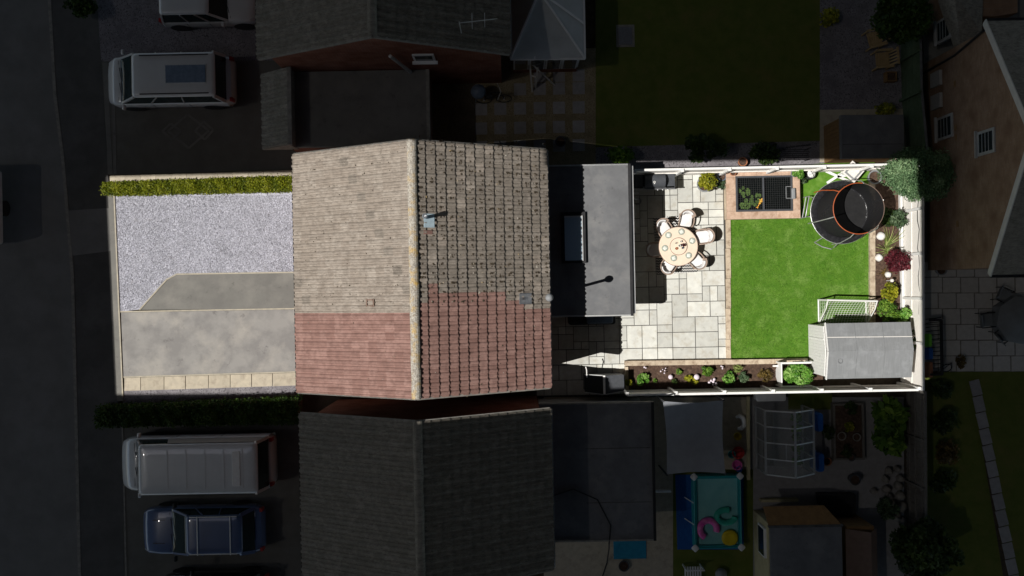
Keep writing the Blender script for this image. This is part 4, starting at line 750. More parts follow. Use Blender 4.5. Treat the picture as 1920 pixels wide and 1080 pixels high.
shrub('trailing_plant','wispy trailing plant at the foot of the pond by the lantern','plant',px(1506,336),(.12,.25,.15),.2,MT['bluegreen'],140,.045,8,.1)
# square lantern table and cross base
cxp = thing('parasol_base','white cross shaped parasol base lying on the grass near the fence','parasol base',px(1572,332))
for a, b in (((1549,321),(1592,340)),((1551,343),(1586,320)),((1570,331),(1602,327))): qa = px(*a,.08); qb = px(*b,.08); part('arm', MB().bar((*qa,.05+.02*(a[0]%3)),(*qb,.05+.02*(a[0]%3)),.10,.05), MT['white'], cxp)
qx, qy = px(1600,322,.62); sl_ = thing('lantern_table','square white slatted garden side table beside the trampoline','table',(qx,qy,0)); rot = R(48)
part('top', MB().obox((qx,qy,.60),(.62,.62,.04),rot), MT['cream'], sl_); part('frame', MB().obox((qx,qy,.635),(.5,.5,.02),rot), MT['greypot'], sl_); part('inlay', MB().obox((qx,qy,.648),(.36,.36,.02),rot), MT['cream'], sl_)
for k in range(4): part('leg', MB().tube([(qx+.36*math.cos(rot+math.pi/4+k*math.pi/2),qy+.36*math.sin(rot+math.pi/4+k*math.pi/2),0),(qx+.34*math.cos(rot+math.pi/4+k*math.pi/2),qy+.34*math.sin(rot+math.pi/4+k*math.pi/2),.59)],.03,6), MT['white'], sl_)
pot('plant_pot','wide grey pot beneath the blue green conifer',1641,332,.05,.26,.35,'greypot')
# ------------------------------------------------------------------ trampoline
tx, ty = px(1579,398,.75); tr = thing('trampoline','round black trampoline with orange topped safety net on the lawn','trampoline',(tx,ty,0))
cir = lambda r, z, n=48, o=(0,0): [(tx+o[0]+r*math.cos(2*math.pi*k/n), ty+o[1]+r*math.sin(2*math.pi*k/n), z) for k in range(n)]
part('frame_ring', MB().tube(cir(1.22,.72),.025,8,True), MT['galv'], tr); part('bounce_mat', MB().lathe((tx,ty),[(.97,.69),(.97,.70),(.001,.70)],48), MT['blackmat'], tr)
pm = MB(); n = 96; rings = []
for r, dz in ((1.215,.0),(1.23,.03),(1.13,.055),(1.03,.05),(.95,.02)): rings.append([(tx+r*math.cos(2*math.pi*k/n), ty+r*math.sin(2*math.pi*k/n), .725+dz+(.022*math.sin(k*1.7)*math.sin(k*.73+r*9) if .97 < r < 1.2 else 0)) for k in range(n)])
pm.loft(rings, cap=False); part('spring_pad', pm, MT['pad'], tr, 60)
def netmat():
    m, nt, b = nodes('black_safety_net'); base(nt, b, (.022,.022,.024), .8, .2); b.inputs['Alpha'].default_value = .87; return m
NO = (0.0, 0.0); nm = MB(); nm.loft([cir(.99,.76,48),cir(.985,1.6,48),cir(.95,2.42,48)], cap=False); part('safety_net', nm, netmat(), tr, 60); part('top_ring', MB().tube([(tx+.95*math.cos(R(a)),ty+.95*math.sin(R(a)),2.44) for a in range(80,293,6)],.016,8), MT['orange'], tr); part('top_ring', MB().tube([(tx+.95*math.cos(R(a)),ty+.95*math.sin(R(a)),2.44) for a in range(292,441,6)],.013,8), MT['brownroof'], tr, label='dull brown stretch of the net ring')
for k in range(6):
    a = R(18+60*k); part('pole', MB().tube([(tx+1.25*math.cos(a),ty+1.25*math.sin(a),.3),(tx+1.24*math.cos(a),ty+1.24*math.sin(a),1.2),(tx+1.08*math.cos(a),ty+1.08*math.sin(a),2.15),(tx+.955*math.cos(a),ty+.955*math.sin(a),2.45)],.02,8), MT['orange' if k == 2 else 'galv'], tr)
for k in range(4):
    a = R(172+75*k if k < 2 else 335+65*(k-2)); da = .26; f = lambda q, r, z: (tx+r*math.cos(a+q), ty+r*math.sin(a+q), z)
    if k == 0: part('ladder', MB().tube([f(-.35,1.22,.70),f(-.35,1.40,.62),f(.25,1.40,.62),f(.25,1.22,.70)],.022,8).tube([f(-.35,1.40,.62),f(-.35,1.44,0)],.02,6).tube([f(.25,1.40,.62),f(.25,1.44,0)],.02,6).tube([f(-.35,1.42,.3),f(.25,1.42,.3)],.02,6), MT['galv'], tr, 60); continue
    part('leg', MB().tube([f(-da,1.22,.70),f(-da,1.36,.3),f(-da,1.42,.05),f(0,1.42,.03),f(da,1.42,.05),f(da,1.36,.3),f(da,1.22,.70)],.022,8), MT['galv'], tr, 60)
# ------------------------------------------------------------------ goal
gz = 1.15; gl = thing('football_goal','white tubular football goal with net beside the shed','goal',px(1580,585)); L0 = px(1534,562); R0 = px(1623,564); dep = .95; pts = {}
def G(s, f, z): b = L0 if s == 0 else R0; return (b[0], b[1]-dep*f, z)
for s in (0,1): part('post', MB().tube([G(s,0,0),G(s,0,gz)],.035,8), MT['white'], gl); part('ground_bar', MB().tube([G(s,0,.035),G(s,1,.035)],.032,8), MT['white'], gl); part('stay', MB().tube([G(s,0,gz),G(s,.35,gz*.78),G(s,1,.035)],.022,8), MT['white'], gl)
part('crossbar', MB().tube([G(0,0,gz),G(1,0,gz)],.037,8), MT['white'], gl); part('ground_bar', MB().tube([G(0,1,.035),G(1,1,.035)],.032,8), MT['white'], gl)
nm = MB(); nxn, nyn = 17, 12
def NP(i, j): u = i/nxn; w = j/nyn; sag = .10*math.sin(math.pi*w)*math.sin(math.pi*u); x = L0[0]+(R0[0]-L0[0])*u; y = L0[1]+(R0[1]-L0[1])*u-dep*w; z = gz*(1-w)*(1-.25*math.sin(math.pi*w)*.5)-sag; return (x,y,max(z,.04))
for i in range(nxn+1): nm.tube([NP(i,j) for j in range(nyn+1)],.006,3)
for j in range(1,nyn): nm.tube([NP(i,j) for i in range(nxn+1)],.006,3)
for s in (0,1):
    for k in range(1,7): w = k/7; b = G(s,w,0); nm.tube([(b[0],b[1],.04),(b[0]+(-.04 if s == 0 else .04),b[1],gz*(1-w)*.5),(b[0],b[1],gz*(1-w)*.92)],.006,3)
    for k in range(1,5): zz = gz*k/5; nm.tube([G(s,0,zz),G(s,1-zz/gz*.97,zz)],.006,3)
stuff(part('net', nm, MT['rope'], gl))
# ------------------------------------------------------------------ shed
sx0, sx1 = 11.86, px(1711,655,1.95)[0]; sy1, sy0 = px(1630,605,1.8)[1], px(1630,709,1.8)[1]; sym = px(1630,657,2.05)[1]; shd = thing('shed','white boarded shed with grey felt apex roof in the garden corner','shed',((sx0+sx1)/2,(sy0+sy1)/2,0))
wx0 = px(1514,650)[0]+.06; m = MB()
for xx in (wx0, sx1-.1): m.add([(xx,sy0+.1,0),(xx,sy1-.1,0),(xx,sy1-.1,1.78),(xx,sym,1.98),(xx,sy0+.1,1.78)],[(4,3,2,1,0) if xx == wx0 else (0,1,2,3,4)])
m.box(wx0+.02,sx1-.12,sy0+.1,sy0+.14,0,1.78); m.box(wx0+.02,sx1-.12,sy1-.14,sy1-.1,0,1.78); part('wall', m, MT['cream'], shd)
nb = 16
for k in range(nb):
    ya = sy0+.1+(sy1-sy0-.2)*k/nb; yb = sy0+.1+(sy1-sy0-.2)*(k+1)/nb; zt = 1.76+.2*(1-abs((ya+yb)/2-sym)/((sy1-sy0)/2)); part('board', MB().box(wx0-.03,wx0-.004,ya+.0015,yb-.0015,.05,zt), MT['white'], shd)
part('rail', MB().box(wx0-.06,wx0-.036,sym+.42,sym+.46,.1,1.8), MT['white'], shd)
def roofpl(ya,za,yb,zb,nm_):
    n = 20; m = MB(); V = []; F = []
    for i in range(n+1):
        xx = sx0+(sx1-sx0)*i/n
        for j in range(6): w = j/5; V.append((xx+(.05 if 0 < i < n else 0)*0,ya+(yb-ya)*w,za+(zb-za)*w+.006*math.sin(i*2.1)*math.sin(j*2+i)))
    for i in range(n):
        for j in range(5): F.append((i*6+j,(i+1)*6+j,(i+1)*6+j+1,i*6+j+1))
    nV = len(V); V += [(x,y,z-.05) for x,y,z in V]; F += [tuple(nV+k for k in f[::-1]) for f in F]
    bd_ = [i*6 for i in range(n+1)]+[n*6+j for j in range(1,6)]+[i*6+5 for i in range(n-1,-1,-1)]+[j for j in range(4,0,-1)]
    for a,b in zip(bd_,bd_[1:]+bd_[:1]): F.append((b,a,nV+a,nV+b))
    m.add(V,F); return part(nm_, m, MT['shedfelt'], shd, 30)
roofpl(sym-.001,2.06,sy0,1.82,'roof'); roofpl(sy1,1.82,sym+.001,2.06,'roof')
part('bargeboard', MB().bar((sx0-.02,sy0-.02,1.77),(sx0-.02,sym,2.02),.03,.13).bar((sx0-.02,sym,2.02),(sx0-.02,sy1+.02,1.77),.03,.13), MT['white'], shd); part('felt_batten', MB().bar((sx0,(sym+sy1)/2,1.945),(sx1,(sym+sy1)/2-.03,1.945),.025,.02), MT['cream'], shd); 
for xx in (sx0+1.05,sx0+2.1):
    part('felt_lap', MB().bar((xx,sy0+.02,1.835),(xx+.02,sym-.02,2.068),.02,.012), MT['shedfelt'], shd); part('felt_lap', MB().bar((xx,sy1-.02,1.835),(xx+.02,sym+.02,2.068),.02,.012), MT['shedfelt'], shd)
rx, ry = px(1576,677,2.0); part('vent_ring', MB().tube([(rx+.085*math.cos(a),ry+.085*math.sin(a),1.985) for a in [2*math.pi*k/18 for k in range(18)]],.012,6,True), MT['steel'], shd)
# ------------------------------------------------------------------ long flower bed with sleepers
fb = thing('flower_bed','long raised sleeper bed of shrubs and white flowers along the shaded side fence','flower bed',px(1350,702)); part('soil', MB().prism(pp([(1176,682),(1540,676),(1540,730),(1176,737)]),0,.2), MT['soil'], fb)
for u0, u1 in ((1172,1228),(1228.4,1284),(1284.4,1340),(1340.4,1396),(1396.4,1452),(1452.4,1515)): sleeper(fb, px(u0,681.5-(u0-1172)*.013,.3), px(u1,681.5-(u1-1172)*.013,.3), .19, 0, .3, 'timber')
sleeper(fb, px(1175,688,.3), px(1176,733,.3), .12, 0, .295, 'timber')
def bush(u, v, r, mk, n, label, name='shrub', z=.45, size=.05, cl=12, h=.8, asp=.6): return shrub(name,label,'shrub',px(u,v,z),(r,r,r*h),z,MT[mk],n,size,cl,r*.38,'shrubs in the long bed',asp=asp)
bush(1206,711,.27,'lush',650,'bright lime shrub near the storage box end of the long bed'); bush(1178,717,.16,'yel',220,'olive green shrub at the corner of the long bed by the storage box',z=.4); bush(1228,714,.07,'green',60,'tiny green seedling beside the lime shrub in the long bed',z=.3); bush(1264,717,.12,'deep',120,'dark green tuft against the shaded side fence in the long bed',z=.35); bush(1290,708,.15,'yel',190,'yellow shrub beside the large pale flower head in the long bed',z=.36); bush(1303,716,.14,'yel',190,'yellow green tuft close to the shaded side fence in the long bed',z=.34); bush(1325,698,.24,'green',520,'rounded green shrub in the middle of the long bed'); bush(1366,709,.25,'lush',520,'lime green shrub left of the blue green one in the long bed'); bush(1394,708,.22,'bluegreen',430,'blue green shrub beside the rust leaved one in the long bed'); bush(1383,692,.16,'straw',120,'spiky pale green plant behind the lime shrub in the long bed',asp=.15,size=.11); bush(1433,703,.28,'rust',380,'rust coloured sparse shrub beside the white planter frame'); bush(1273,697,.12,'green',130,'small twin green tuft near the sleeper edge of the long bed',z=.32)
def flowers(u, v, r, n, label, size=.035):
    xx, yy = px(u,v,.4); t = thing('flower','', 'flower',(xx,yy,.2),'white flowers in the long bed'); t['label'] = label; m = MB(); s = MB()
    for k in range(n):
        a = 2.4*k; q = r*math.sqrt((k+.3)/n); X_, Y_ = xx+q*math.cos(a), yy+q*math.sin(a); zz = .38+.03*(k%3); rr = size*random.uniform(.7,1.2)
        m.lathe((X_,Y_),[(rr*.4,zz-.02),(rr,zz),(rr*.8,zz+rr*.5),(rr*.3,zz+rr*.75),(.001,zz+rr*.8)],8); s.tube([(X_,Y_,.2),(X_,Y_,zz)],.006,4)
    part('petals', m, MT['flower'], t, 60); part('stem', s, MT['deep'], t)
flowers(1245,695,.14,5,'cluster of five small white flowers in the long bed'); flowers(1257,707,.02,1,'single large white flower head near the dark tuft in the long bed',.085); flowers(1306,707,.02,1,'large mauve white flower head beside the yellow shrub',.10); flowers(1336,716,.16,6,'group of six white flowers close to the shaded side fence',.055); flowers(1210,690,.06,2,'pair of pale flowers next to the bright lime shrub',.035); flowers(1354,688,.07,3,'pale pink flowers touching the sleeper edge of the long bed',.04)
# white frame with climbing plant
pf = thing('planter_frame','white timber planter frame full of lush green leaves by the shed','planter',px(1490,702)); fa = px(1464,681,.9); fb_ = px(1464,725,.9); fc = px(1502,681,.9)
ymx = (fa[1]+fb_[1])/2
part('end_board', MB().add([(fa[0],fa[1],.9),(fa[0],fb_[1],.9),(fa[0],fb_[1],.55),(fa[0],ymx,.05),(fa[0],fa[1],.55),(fa[0]+.05,fa[1],.9),(fa[0]+.05,fb_[1],.9),(fa[0]+.05,fb_[1],.55),(fa[0]+.05,ymx,.05),(fa[0]+.05,fa[1],.55)],[(0,1,2,3,4),(9,8,7,6,5),(1,0,5,6),(2,1,6,7),(3,2,7,8),(4,3,8,9),(0,4,9,5)]), MT['white'], pf)
part('rail', MB().bar((fa[0],fa[1],.89),(fc[0]+.4,fa[1],.89),.07,.05), MT['white'], pf); part('rail', MB().bar((fa[0],fb_[1],.88),(fc[0]+.4,fb_[1],.88),.06,.05), MT['white'], pf); part('rail', MB().bar((fa[0]-.2,fa[1]-.14,.5),(fa[0],fa[1]-.14,.5),.06,.06), MT['white'], pf)
for yy in (fa[1],fb_[1]):
    for xx in (fa[0]+.02,fc[0]+.36): part('post', MB().box(xx-.03,xx+.03,yy-.03,yy+.03,0,.86), MT['white'], pf)
P1, T1 = ball_pts((*px(1497,702,.8),.72),(.62,.47,.35),2600,34,.17); lp = thing('leafy_plant','dense bright green leafy plant spilling from the white planter frame','plant',px(1497,702)); leaves_obj('foliage',P1,T1,.07,MT['lush'],lp,up=.8); part('stem', MB().tube([(*px(1497,702),0),(*px(1497,702,.7),.7)],[.03,.012],6), MT['trunk'], lp)
# ------------------------------------------------------------------ rear bed plants and stones
tree('conifer','broad blue green conifer in the garden corner, spreading over the white fence',px(1722,326,1.9),(1.7,1.12,.8),1.9,MT['pine'],21000,.06,120,.29,asp=.3,trunk=.1)
shrub('acer','crimson leaved acer in front of the white rear fence','shrub',px(1685,488,1.0),(.62,.5,.3),1.0,MT['acer'],2300,.05,34,.16,asp=.5)
shrub('shrub','golden yellow shrub by the corner of the football goal','shrub',px(1669,548,.8),(.3,.38,.3),.75,MT['yel'],900,.055,18,.14)
shrub('shrub','olive and green shrub touching the goal stay','shrub',px(1662,577,.7),(.38,.34,.3),.65,MT['green'],900,.05,18,.14); shrub('shrub','bright green rounded shrub against the rear fence by the shed roof','shrub',px(1699,588,1.1),(.22,.2,.2),1.1,MT['lush'],480,.05,10,.12); shrub('shrub','glossy green shrub squeezed between the goal and the shed','shrub',px(1680,600,.8),(.55,.28,.3),.75,MT['green'],1200,.055,20,.15); shrub('shrub','low dark leaved shrub under the trampoline edge','shrub',px(1668,407,.5),(.35,.4,.3),.45,MT['deep'],700,.06,14,.16); shrub('shrub','slim green climber between the shed and the rear fence','shrub',px(1714,640,1.2),(.09,.55,.3),1.1,MT['deep'],380,.045,12,.09)
shrub('shrub','grey green twiggy shrub leaning on the white fence above the acer','shrub',px(1684,413,1.0),(.36,.34,.25),1.0,MT['bluegreen'],650,.055,14,.15)
def strappy(u, v, n, L, mk, label, spread=6.28, a0=0):
    xx, yy = px(u,v); t = thing('strap_plant',label,'plant',(xx,yy,.12)); V = []; F = []; T = []
    for k in range(n):
        a = a0+spread*(k+random.random()*.6)/n; l = L*random.uniform(.6,1.1); w = .022; pr = Vector((-math.sin(a),math.cos(a),0)); prev = len(V)
        for q in range(5): s = q/4; c = Vector((xx+math.cos(a)*l*s, yy+math.sin(a)*l*s, .12+l*(.95*s-.75*s*s))); ww = w*(1-.8*s); V += [tuple(c-pr*ww), tuple(c+pr*ww)]
        for q in range(4): b = prev+q*2; F.append((b,b+2,b+3,b+1)); T.append(random.random())
    link('leaves', fast_mesh('leaves', np.array(V), np.array(F), MT[mk], T), t); return t
strappy(1660,470,16,.5,'straw','strap leaved plant with orange tips beside the red acer'); strappy(1658,462,9,1.0,'straw','long arching pale green plant between the stones and the fence',1.6,.5); strappy(1655,512,12,.35,'rust','dry straw coloured tuft beside the white cobble near the yellow shrub')
def stone(u, v, r, label):
    xx, yy = px(u,v,.2); m = MB(); rings = []; a = [random.uniform(.85,1.12) for _ in range(12)]
    for s, z in ((.75,.08),(1,.16),(.95,.24),(.7,.31),(.3,.34)): rings.append([(xx+r*s*a[k]*math.cos(k*math.pi/6),yy+r*s*a[(k+3)%12]*math.sin(k*math.pi/6),z) for k in range(12)])
    one('cobble', m.loft(rings), MT['stonewhite'], label, 'stone', 'white stones in the rear bed', 180)
stone(1652,443,.17,'broad white stone beside the trampoline in the rear bed'); stone(1648,483,.15,'round white stone beside the red acer'); stone(1665,515,.13,'lumpy white stone between the acer and the yellow shrub')
ix, iy = px(1673,526,.7); lt = thing('stake_light','small cream stake light beside the golden shrub','light',(ix,iy,.1)); part('stake', MB().tube([(ix,iy,.1),(ix,iy,.62)],.012,6), MT['white'], lt); part('lamp_head', MB().lathe((ix,iy),[(.03,.6),(.07,.64),(.06,.72),(.001,.75)],12), MT['cream'], lt)
# ------------------------------------------------------------------ vehicles
def rrect(cx, hx, hy, r, z, m=5, front=1.0):
    pts = []
    for q, (ox, oy) in enumerate(((1,1),(-1,1),(-1,-1),(1,-1))):
        for k in range(m): a = math.pi/2*(q+k/(m-1)); pts.append((cx+(hx-r)*ox+r*math.cos(a), (hy-r)*oy+r*math.sin(a), z))
    return pts
def vehicle(name, label, cat, c, rz, L, Wd, H, zb, hood, c0, c1, r0, r1, paint, wheelbase, extras=None, taper=.80, glass_side=True, tyre=.33, bonnet_z=None):
    """built nose towards +x. hood: bonnet length; cabin base from c0 (rear) to c1 (front), roof from r0 to r1"""
    t = thing(name, label, cat, (c[0],c[1],0), world=False, rz=rz); hl, hw = L/2, Wd/2; bz = bonnet_z or zb
    st = [(-hl,.80,.5,zb-.22),(-hl+.06,.9,.36,zb-.06),(-hl+.3,.98,.25,zb),(c0,1,.22,zb),((c0+c1)/2,1,.22,zb),(c1,1,.22,zb),(c1+(hl-c1)*.35,.985,.22,(zb+bz)/2+.01),(hl-.3,.95,.22,bz-.06),(hl-.12,.86,.25,bz-.16),(hl-.02,.70,.3,bz-.30),(hl,.6,.4,bz-.36)]
    rings = []
    for x, k, z0, z1 in st:
        w = hw*k; pr = [(w*.86,z0),(w*.97,z0+.1),(w,z0+(z1-z0)*.5),(w*.985,z1-.12),(w*.94,z1-.03),(w*.84,z1),(w*.4,z1+.025)]
        rings.append([(x,y,z) for y,z in pr]+[(x,-y,z) for y,z in pr[::-1]])
    part('body', MB().loft(rings), MT[paint], t, 50)
    cm, rm = (c0+c1)/2, (r0+r1)/2; zt = H-.03
    lo = rrect(cm,(c1-c0)/2,hw*.93,.12,zb-.02); hi = rrect(rm,(r1-r0)/2,hw*taper,.12,zt-.02)
    lerp = lambda k, s=1.0: [tuple(a+(b-a)*k for a, b in zip(p,q)) for p, q in zip(lo,hi)]
    part('cabin', MB().loft([lo,lerp(.12),lerp(.88),hi]), MT['carglass'], t, 50, label='dark glazed cabin')
    rr = [rrect(rm,(r1-r0)/2+.03,hw*(taper+.015),.14,zt-.06),rrect(rm,(r1-r0)/2+.01,hw*taper,.14,zt),rrect(rm,(r1-r0)/2-.12,hw*(taper-.1),.14,zt+.03),rrect(rm,(r1-r0)/2-.35,hw*.5,.14,zt+.04)]
    rf = part('roof', MB().loft(rr), MT[paint], t, 60)
    for s in (-1,1):
        A = Vector((c1-.05,s*hw*.90,zb-.02)); B = Vector((r1-.05,s*hw*(taper-.01),zt-.04)); part('pillar', MB().bar(A,B,.08,.07), MT[paint], t)
        A2 = Vector((c0+.05,s*hw*.90,zb-.02)); B2 = Vector((r0+.05,s*hw*(taper-.01),zt-.04)); part('pillar', MB().bar(A2,B2,.14,.08), MT[paint], t)
        for f in ((.40,.72) if glass_side else ()): part('pillar', MB().bar(A2.lerp(A,f)+Vector((0,s*.012,0)), B2.lerp(B,f)+Vector((0,s*.012,0)), .09,.04), MT[paint], t)
        if not glass_side: f = .76; oo = Vector((0,s*.05,0)); part('side_panel', MB().add([A2+oo,A2.lerp(A,f)+oo,B2.lerp(B,f)+oo,B2+oo],[(0,1,2,3)]), MT[paint], t)
        m = part('mirror', MB().slab(c1-.18,s*(hw+.10),zb+.02,zb+.22,.11,.2,.04,.03), MT['black' if paint != 'paint_white' else paint], t, 60)
        part('headlight', MB().obox((hl-.24,s*hw*.68,bz-.19),(.16,.26,.1),-s*.5,0,.4), MT['lens'], t); part('tail_light', MB().obox((-hl+.05,s*hw*.82,zb-.15),(.10,.14,.35)), MT['redlens'], t)
        for xw in (-wheelbase/2-.02,wheelbase/2+.08):
            yw_ = s*(hw-.13); w = part('wheel', MB().tube([(xw,yw_-.11,tyre),(xw,yw_+.11,tyre)],tyre,20), MT['tyre'], t, 40); part('rim', MB().tube([(xw,yw_+s*.09,tyre),(xw,yw_+s*.125,tyre)],tyre*.62,14), MT['galv'], w)
            part('wheel_arch', MB().tube([(xw,yw_-.10,tyre+.03),(xw,s*(hw+.004),tyre+.03)],tyre+.07,20), MT['black'], t)
    part('wiper', MB().tube([(c1+.02,-.5,zb+.03),(c1-.1,.05,zb+.12)],.012,5).tube([(c1+.02,.1,zb+.03),(c1-.1,.6,zb+.12)],.012,5), MT['black'], t)
    part('number_plate', MB().box(hl-.02,hl+.012,-.26,.26,.42,.53), MT['upvc'], t)
    for s in (-1,1):
        for f in (.36,.70): xx = c0+(c1-c0)*f; part('door_gap', MB().bar((xx,s*(hw+.001),.42),(xx,s*hw*.99,zb-.1),.012,.012), MT['black'], t)
    part('bonnet_gap', MB().bar((c1+.06,-hw*.8,zb+.004),(c1+.06,hw*.8,zb+.004),.014,.012), MT['black'], t)
    if extras: extras(t, rf, dict(hl=hl,hw=hw,H=H,zb=zb,r0=r0,r1=r1,rm=rm,zt=zt,c1=c1,c0=c0,bz=bz))
    return t
def loc_at(x, y): return (x*_ca+y*_sa, -x*_sa+y*_ca)
def ex_camper(t, rf, d):
    part('solar_panel', MB().box(-1.75,-.25,-.33,.33,d['zt']+.05,d['zt']+.08), MT['bluepot'], t); part('panel_frame', MB().box(-1.79,-.21,-.37,.37,d['zt']+.035,d['zt']+.055), MT['galv'], t)
    for s in (-1,1): part('roof_rail', MB().tube([(d['r0']+.2,s*d['hw']*.76,d['zt']+.05),(d['r1']-.3,s*d['hw']*.76,d['zt']+.05)],.025,6), MT['black'], t)
vehicle('camper_van','silver white camper van with roof solar panel on the block paved drive','van',loc_at(-13.3,8.05),math.pi,4.95,1.92,1.97,1.10,1.0,-2.25,1.85,-2.05,1.05,'paint_white',3.0,ex_camper,taper=.86,bonnet_z=1.08)
def ex_panel(t, rf, d):
    for k in range(5): xx = d['r0']+.5+k*.7; part('roof_rib', MB().box(xx,xx+.05,-d['hw']*.7,d['hw']*.7,d['zt']+.035,d['zt']+.05), MT['paint_white'], t)
    part('roof_hatch', MB().slab(d['r0']+.75,0,d['zt']+.03,d['zt']+.07,.3,1.3,.05,.015), MT['cream'], t)
    for s in (-1,1): part('bonnet_vent', MB().box(d['hl']-.5,d['hl']-.44,s*.48-.2,s*.48+.2,d['bz']-.08,d['bz']-.04), MT['black'], t)
vehicle('panel_van','long white panel van parked beside the dark green hedge','van',loc_at(-12.2,-6.75),math.pi,5.95,2.08,2.45,1.3,.9,-2.85,2.25,-2.7,1.7,'paint_white',3.7,ex_panel,taper=.90,glass_side=False,bonnet_z=1.2,tyre=.35)
def ex_suv(t, rf, d):
    for xx in (d['r0']+.4,d['r1']-.45): part('roof_bar', MB().tube([(xx,-d['hw']*.8,d['zt']+.1),(xx,d['hw']*.8,d['zt']+.1)],.022,6), MT['galv'], t)
    for s in (-1,1): part('roof_rail', MB().tube([(d['r0']+.15,s*d['hw']*.76,d['zt']+.07),(d['r1']-.15,s*d['hw']*.76,d['zt']+.07)],.022,6), MT['galv'], t); part('bonnet_line', MB().box(d['c1']+.25,d['hl']-.5,s*.45-.01,s*.45+.01,d['bz']-.02,d['bz']+.035), MT['paint_black'], t)
vehicle('suv','dark blue estate car with roof bars parked beside the white panel van','car',loc_at(-12.05,-9.42),math.pi,4.75,1.86,1.68,1.0,1.2,-2.1,1.15,-1.75,.35,'paint_blue',2.75,ex_suv)
vehicle('suv','pale silver compact car parked on the plum gravel by the brick house','car',loc_at(-11.85,11.15),0,3.75,1.75,1.65,.98,.9,-1.75,.85,-1.6,.25,'paint_white',2.4)
vehicle('hatchback','black car parked on the drive beside the blue estate car','car',loc_at(-11.6,-12.0),math.pi,4.2,1.78,1.5,.93,1.0,-1.85,.95,-1.5,.25,'paint_black',2.55)
tl_ = thing('box_trailer','white box trailer standing on the road away from the kerb','trailer',px(-55,384)); q0 = px(-165,313,2.0); q1 = px(-36,455,2.0)
part('body', MB().slab((q0[0]+q1[0])/2,(q0[1]+q1[1])/2,.45,2.0,q1[0]-q0[0],q0[1]-q1[1],.12,.05), MT['paint_white'], tl_, 40); part('roof_trim', MB().slab((q0[0]+q1[0])/2,(q0[1]+q1[1])/2,1.97,2.03,q1[0]-q0[0]+.03,.08,.02,.01), MT['galv'], tl_)
for xx in (q0[0]+.12,q1[0]-.12): part('wheel', MB().tube([(xx-.1,(q0[1]+q1[1])/2,.22),(xx+.1,(q0[1]+q1[1])/2,.22)],.31,18), MT['tyre'], tl_, 40)
part('drawbar', MB().bar(((q0[0]+q1[0])/2,q0[1]-.1,.4),((q0[0]+q1[0])/2,q0[1]+.9,.38),.09), MT['galv'], tl_)
# ------------------------------------------------------------------ upper neighbour garden
shrub('bush','rounded dark bush at the street edge of the plum gravel','bush',px(150,8,.8),(.62,.5,.5),.7,MT['hedge_d'],1500,.06,26,.2)
mc = thing('inspection_cover','square pale inspection cover set in the neighbouring lawn','drain cover',px(1172,67)); a = px(1155,47); b = px(1190,88); part('surround', MB().box(a[0],b[0],b[1],a[1],-.02,.02), MT['kerb'], mc); part('lid', MB().box(a[0]+.1,b[0]-.1,b[1]+.1,a[1]-.1,0,.03), MT['steel'], mc)
for u, v, rx, ry, mk, z, lab in ((1165,292,.6,.35,'green',.7,'grassy green shrub behind the extension corner in the gravel border'),(1318,280,1.05,.6,'deep',.9,'large dark spreading shrub between the lawn and the cream fence'),(1432,288,.6,.45,'deep',.7,'mid sized dark shrub beside the wire bench'),(1555,32,.35,.28,'yel',.35,'low yellow green shrub alone on the plum gravel'),(1660,206,.28,.15,'yel',.3,'small yellow green plant beside the brown shed paving')): shrub('shrub',lab,'shrub',px(u,v,z),(rx,ry,.5),z,MT[mk],int(2600*rx*ry)+300,.07,24,.2)
tree('tree','dense green tree over the green fence by the two wooden chairs',px(1690,28,2.2),(1.15,1.25,.9),2.2,MT['hedge_d'],7000,.075,60,.3); 
pot('plant_pot','terracotta pot on the far side of the cream fence',1393,303,0,.17,.35,'terracotta'); pot('plant_pot','round dark planter on the slab patio above the extension',1051,265,0,.2,.3,'darkgrey')
wb = thing('wire_bench','curly black wire bench in the gravel border','bench',px(1492,290)); bx, by = px(1492,290,.4); m = MB()
for k in range(5): m.tube([(bx-.4+.2*k+.09*math.cos(a),by+.25+.02*k,.7+.12*math.sin(a)) for a in [2*math.pi*q/12 for q in range(12)]],.013,5,True)
part('backrest', m, MT['black'], wb); m = MB()
for k in range(6): m.tube([(bx-.5,by-.2+.08*k,.42),(bx+.5,by-.2+.08*k,.42)],.013,5)
part('seat', m, MT['black'], wb)
for sx in (-.47,.47):
    for sy in (-.2,.22): part('leg', MB().tube([(bx+sx,by+sy,0),(bx+sx,by+sy,.42 if sy < 0 else .75)],.016,5), MT['black'], wb)
def slat_chair(u, v, rz, label):
    xx, yy = px(u,v,.4); t = thing('garden_chair',label,'chair',(xx,yy,0),'wooden garden chairs',world=False,rz=rz)
    for k in range(6): part('seat_slat', MB().box(-.26+k*.09,-.26+k*.09+.075,-.28,.28,.40,.43), MT['wood'], t)
    for k in range(5): part('back_slat', MB().bar((.27,-.24+k*.12,.42),(.40,-.24+k*.12,.95),.06,.025), MT['wood'], t)
    part('back_rail', MB().bar((.40,-.33,.95),(.40,.33,.95),.07,.06), MT['wood'], t)
    for s in (-1,1):
        part('armrest', MB().box(-.3,.36,s*.33-.045,s*.33+.045,.62,.65), MT['wood'], t)
        for xx_ in (-.26,.28): part('leg', MB().box(xx_-.03,xx_+.03,s*.32-.03,s*.32+.03,0,.62), MT['wood'], t)
slat_chair(1639,73,R(14),'slatted wooden chair under the tree on the plum gravel'); slat_chair(1654,112,R(4),'slatted wooden chair squarely against the green fence')
sp = thing('wall_planter','small brown timber planter box against the green fence','planter',px(1671,143)); a = px(1662,134,.3); b = px(1682,152,.3)
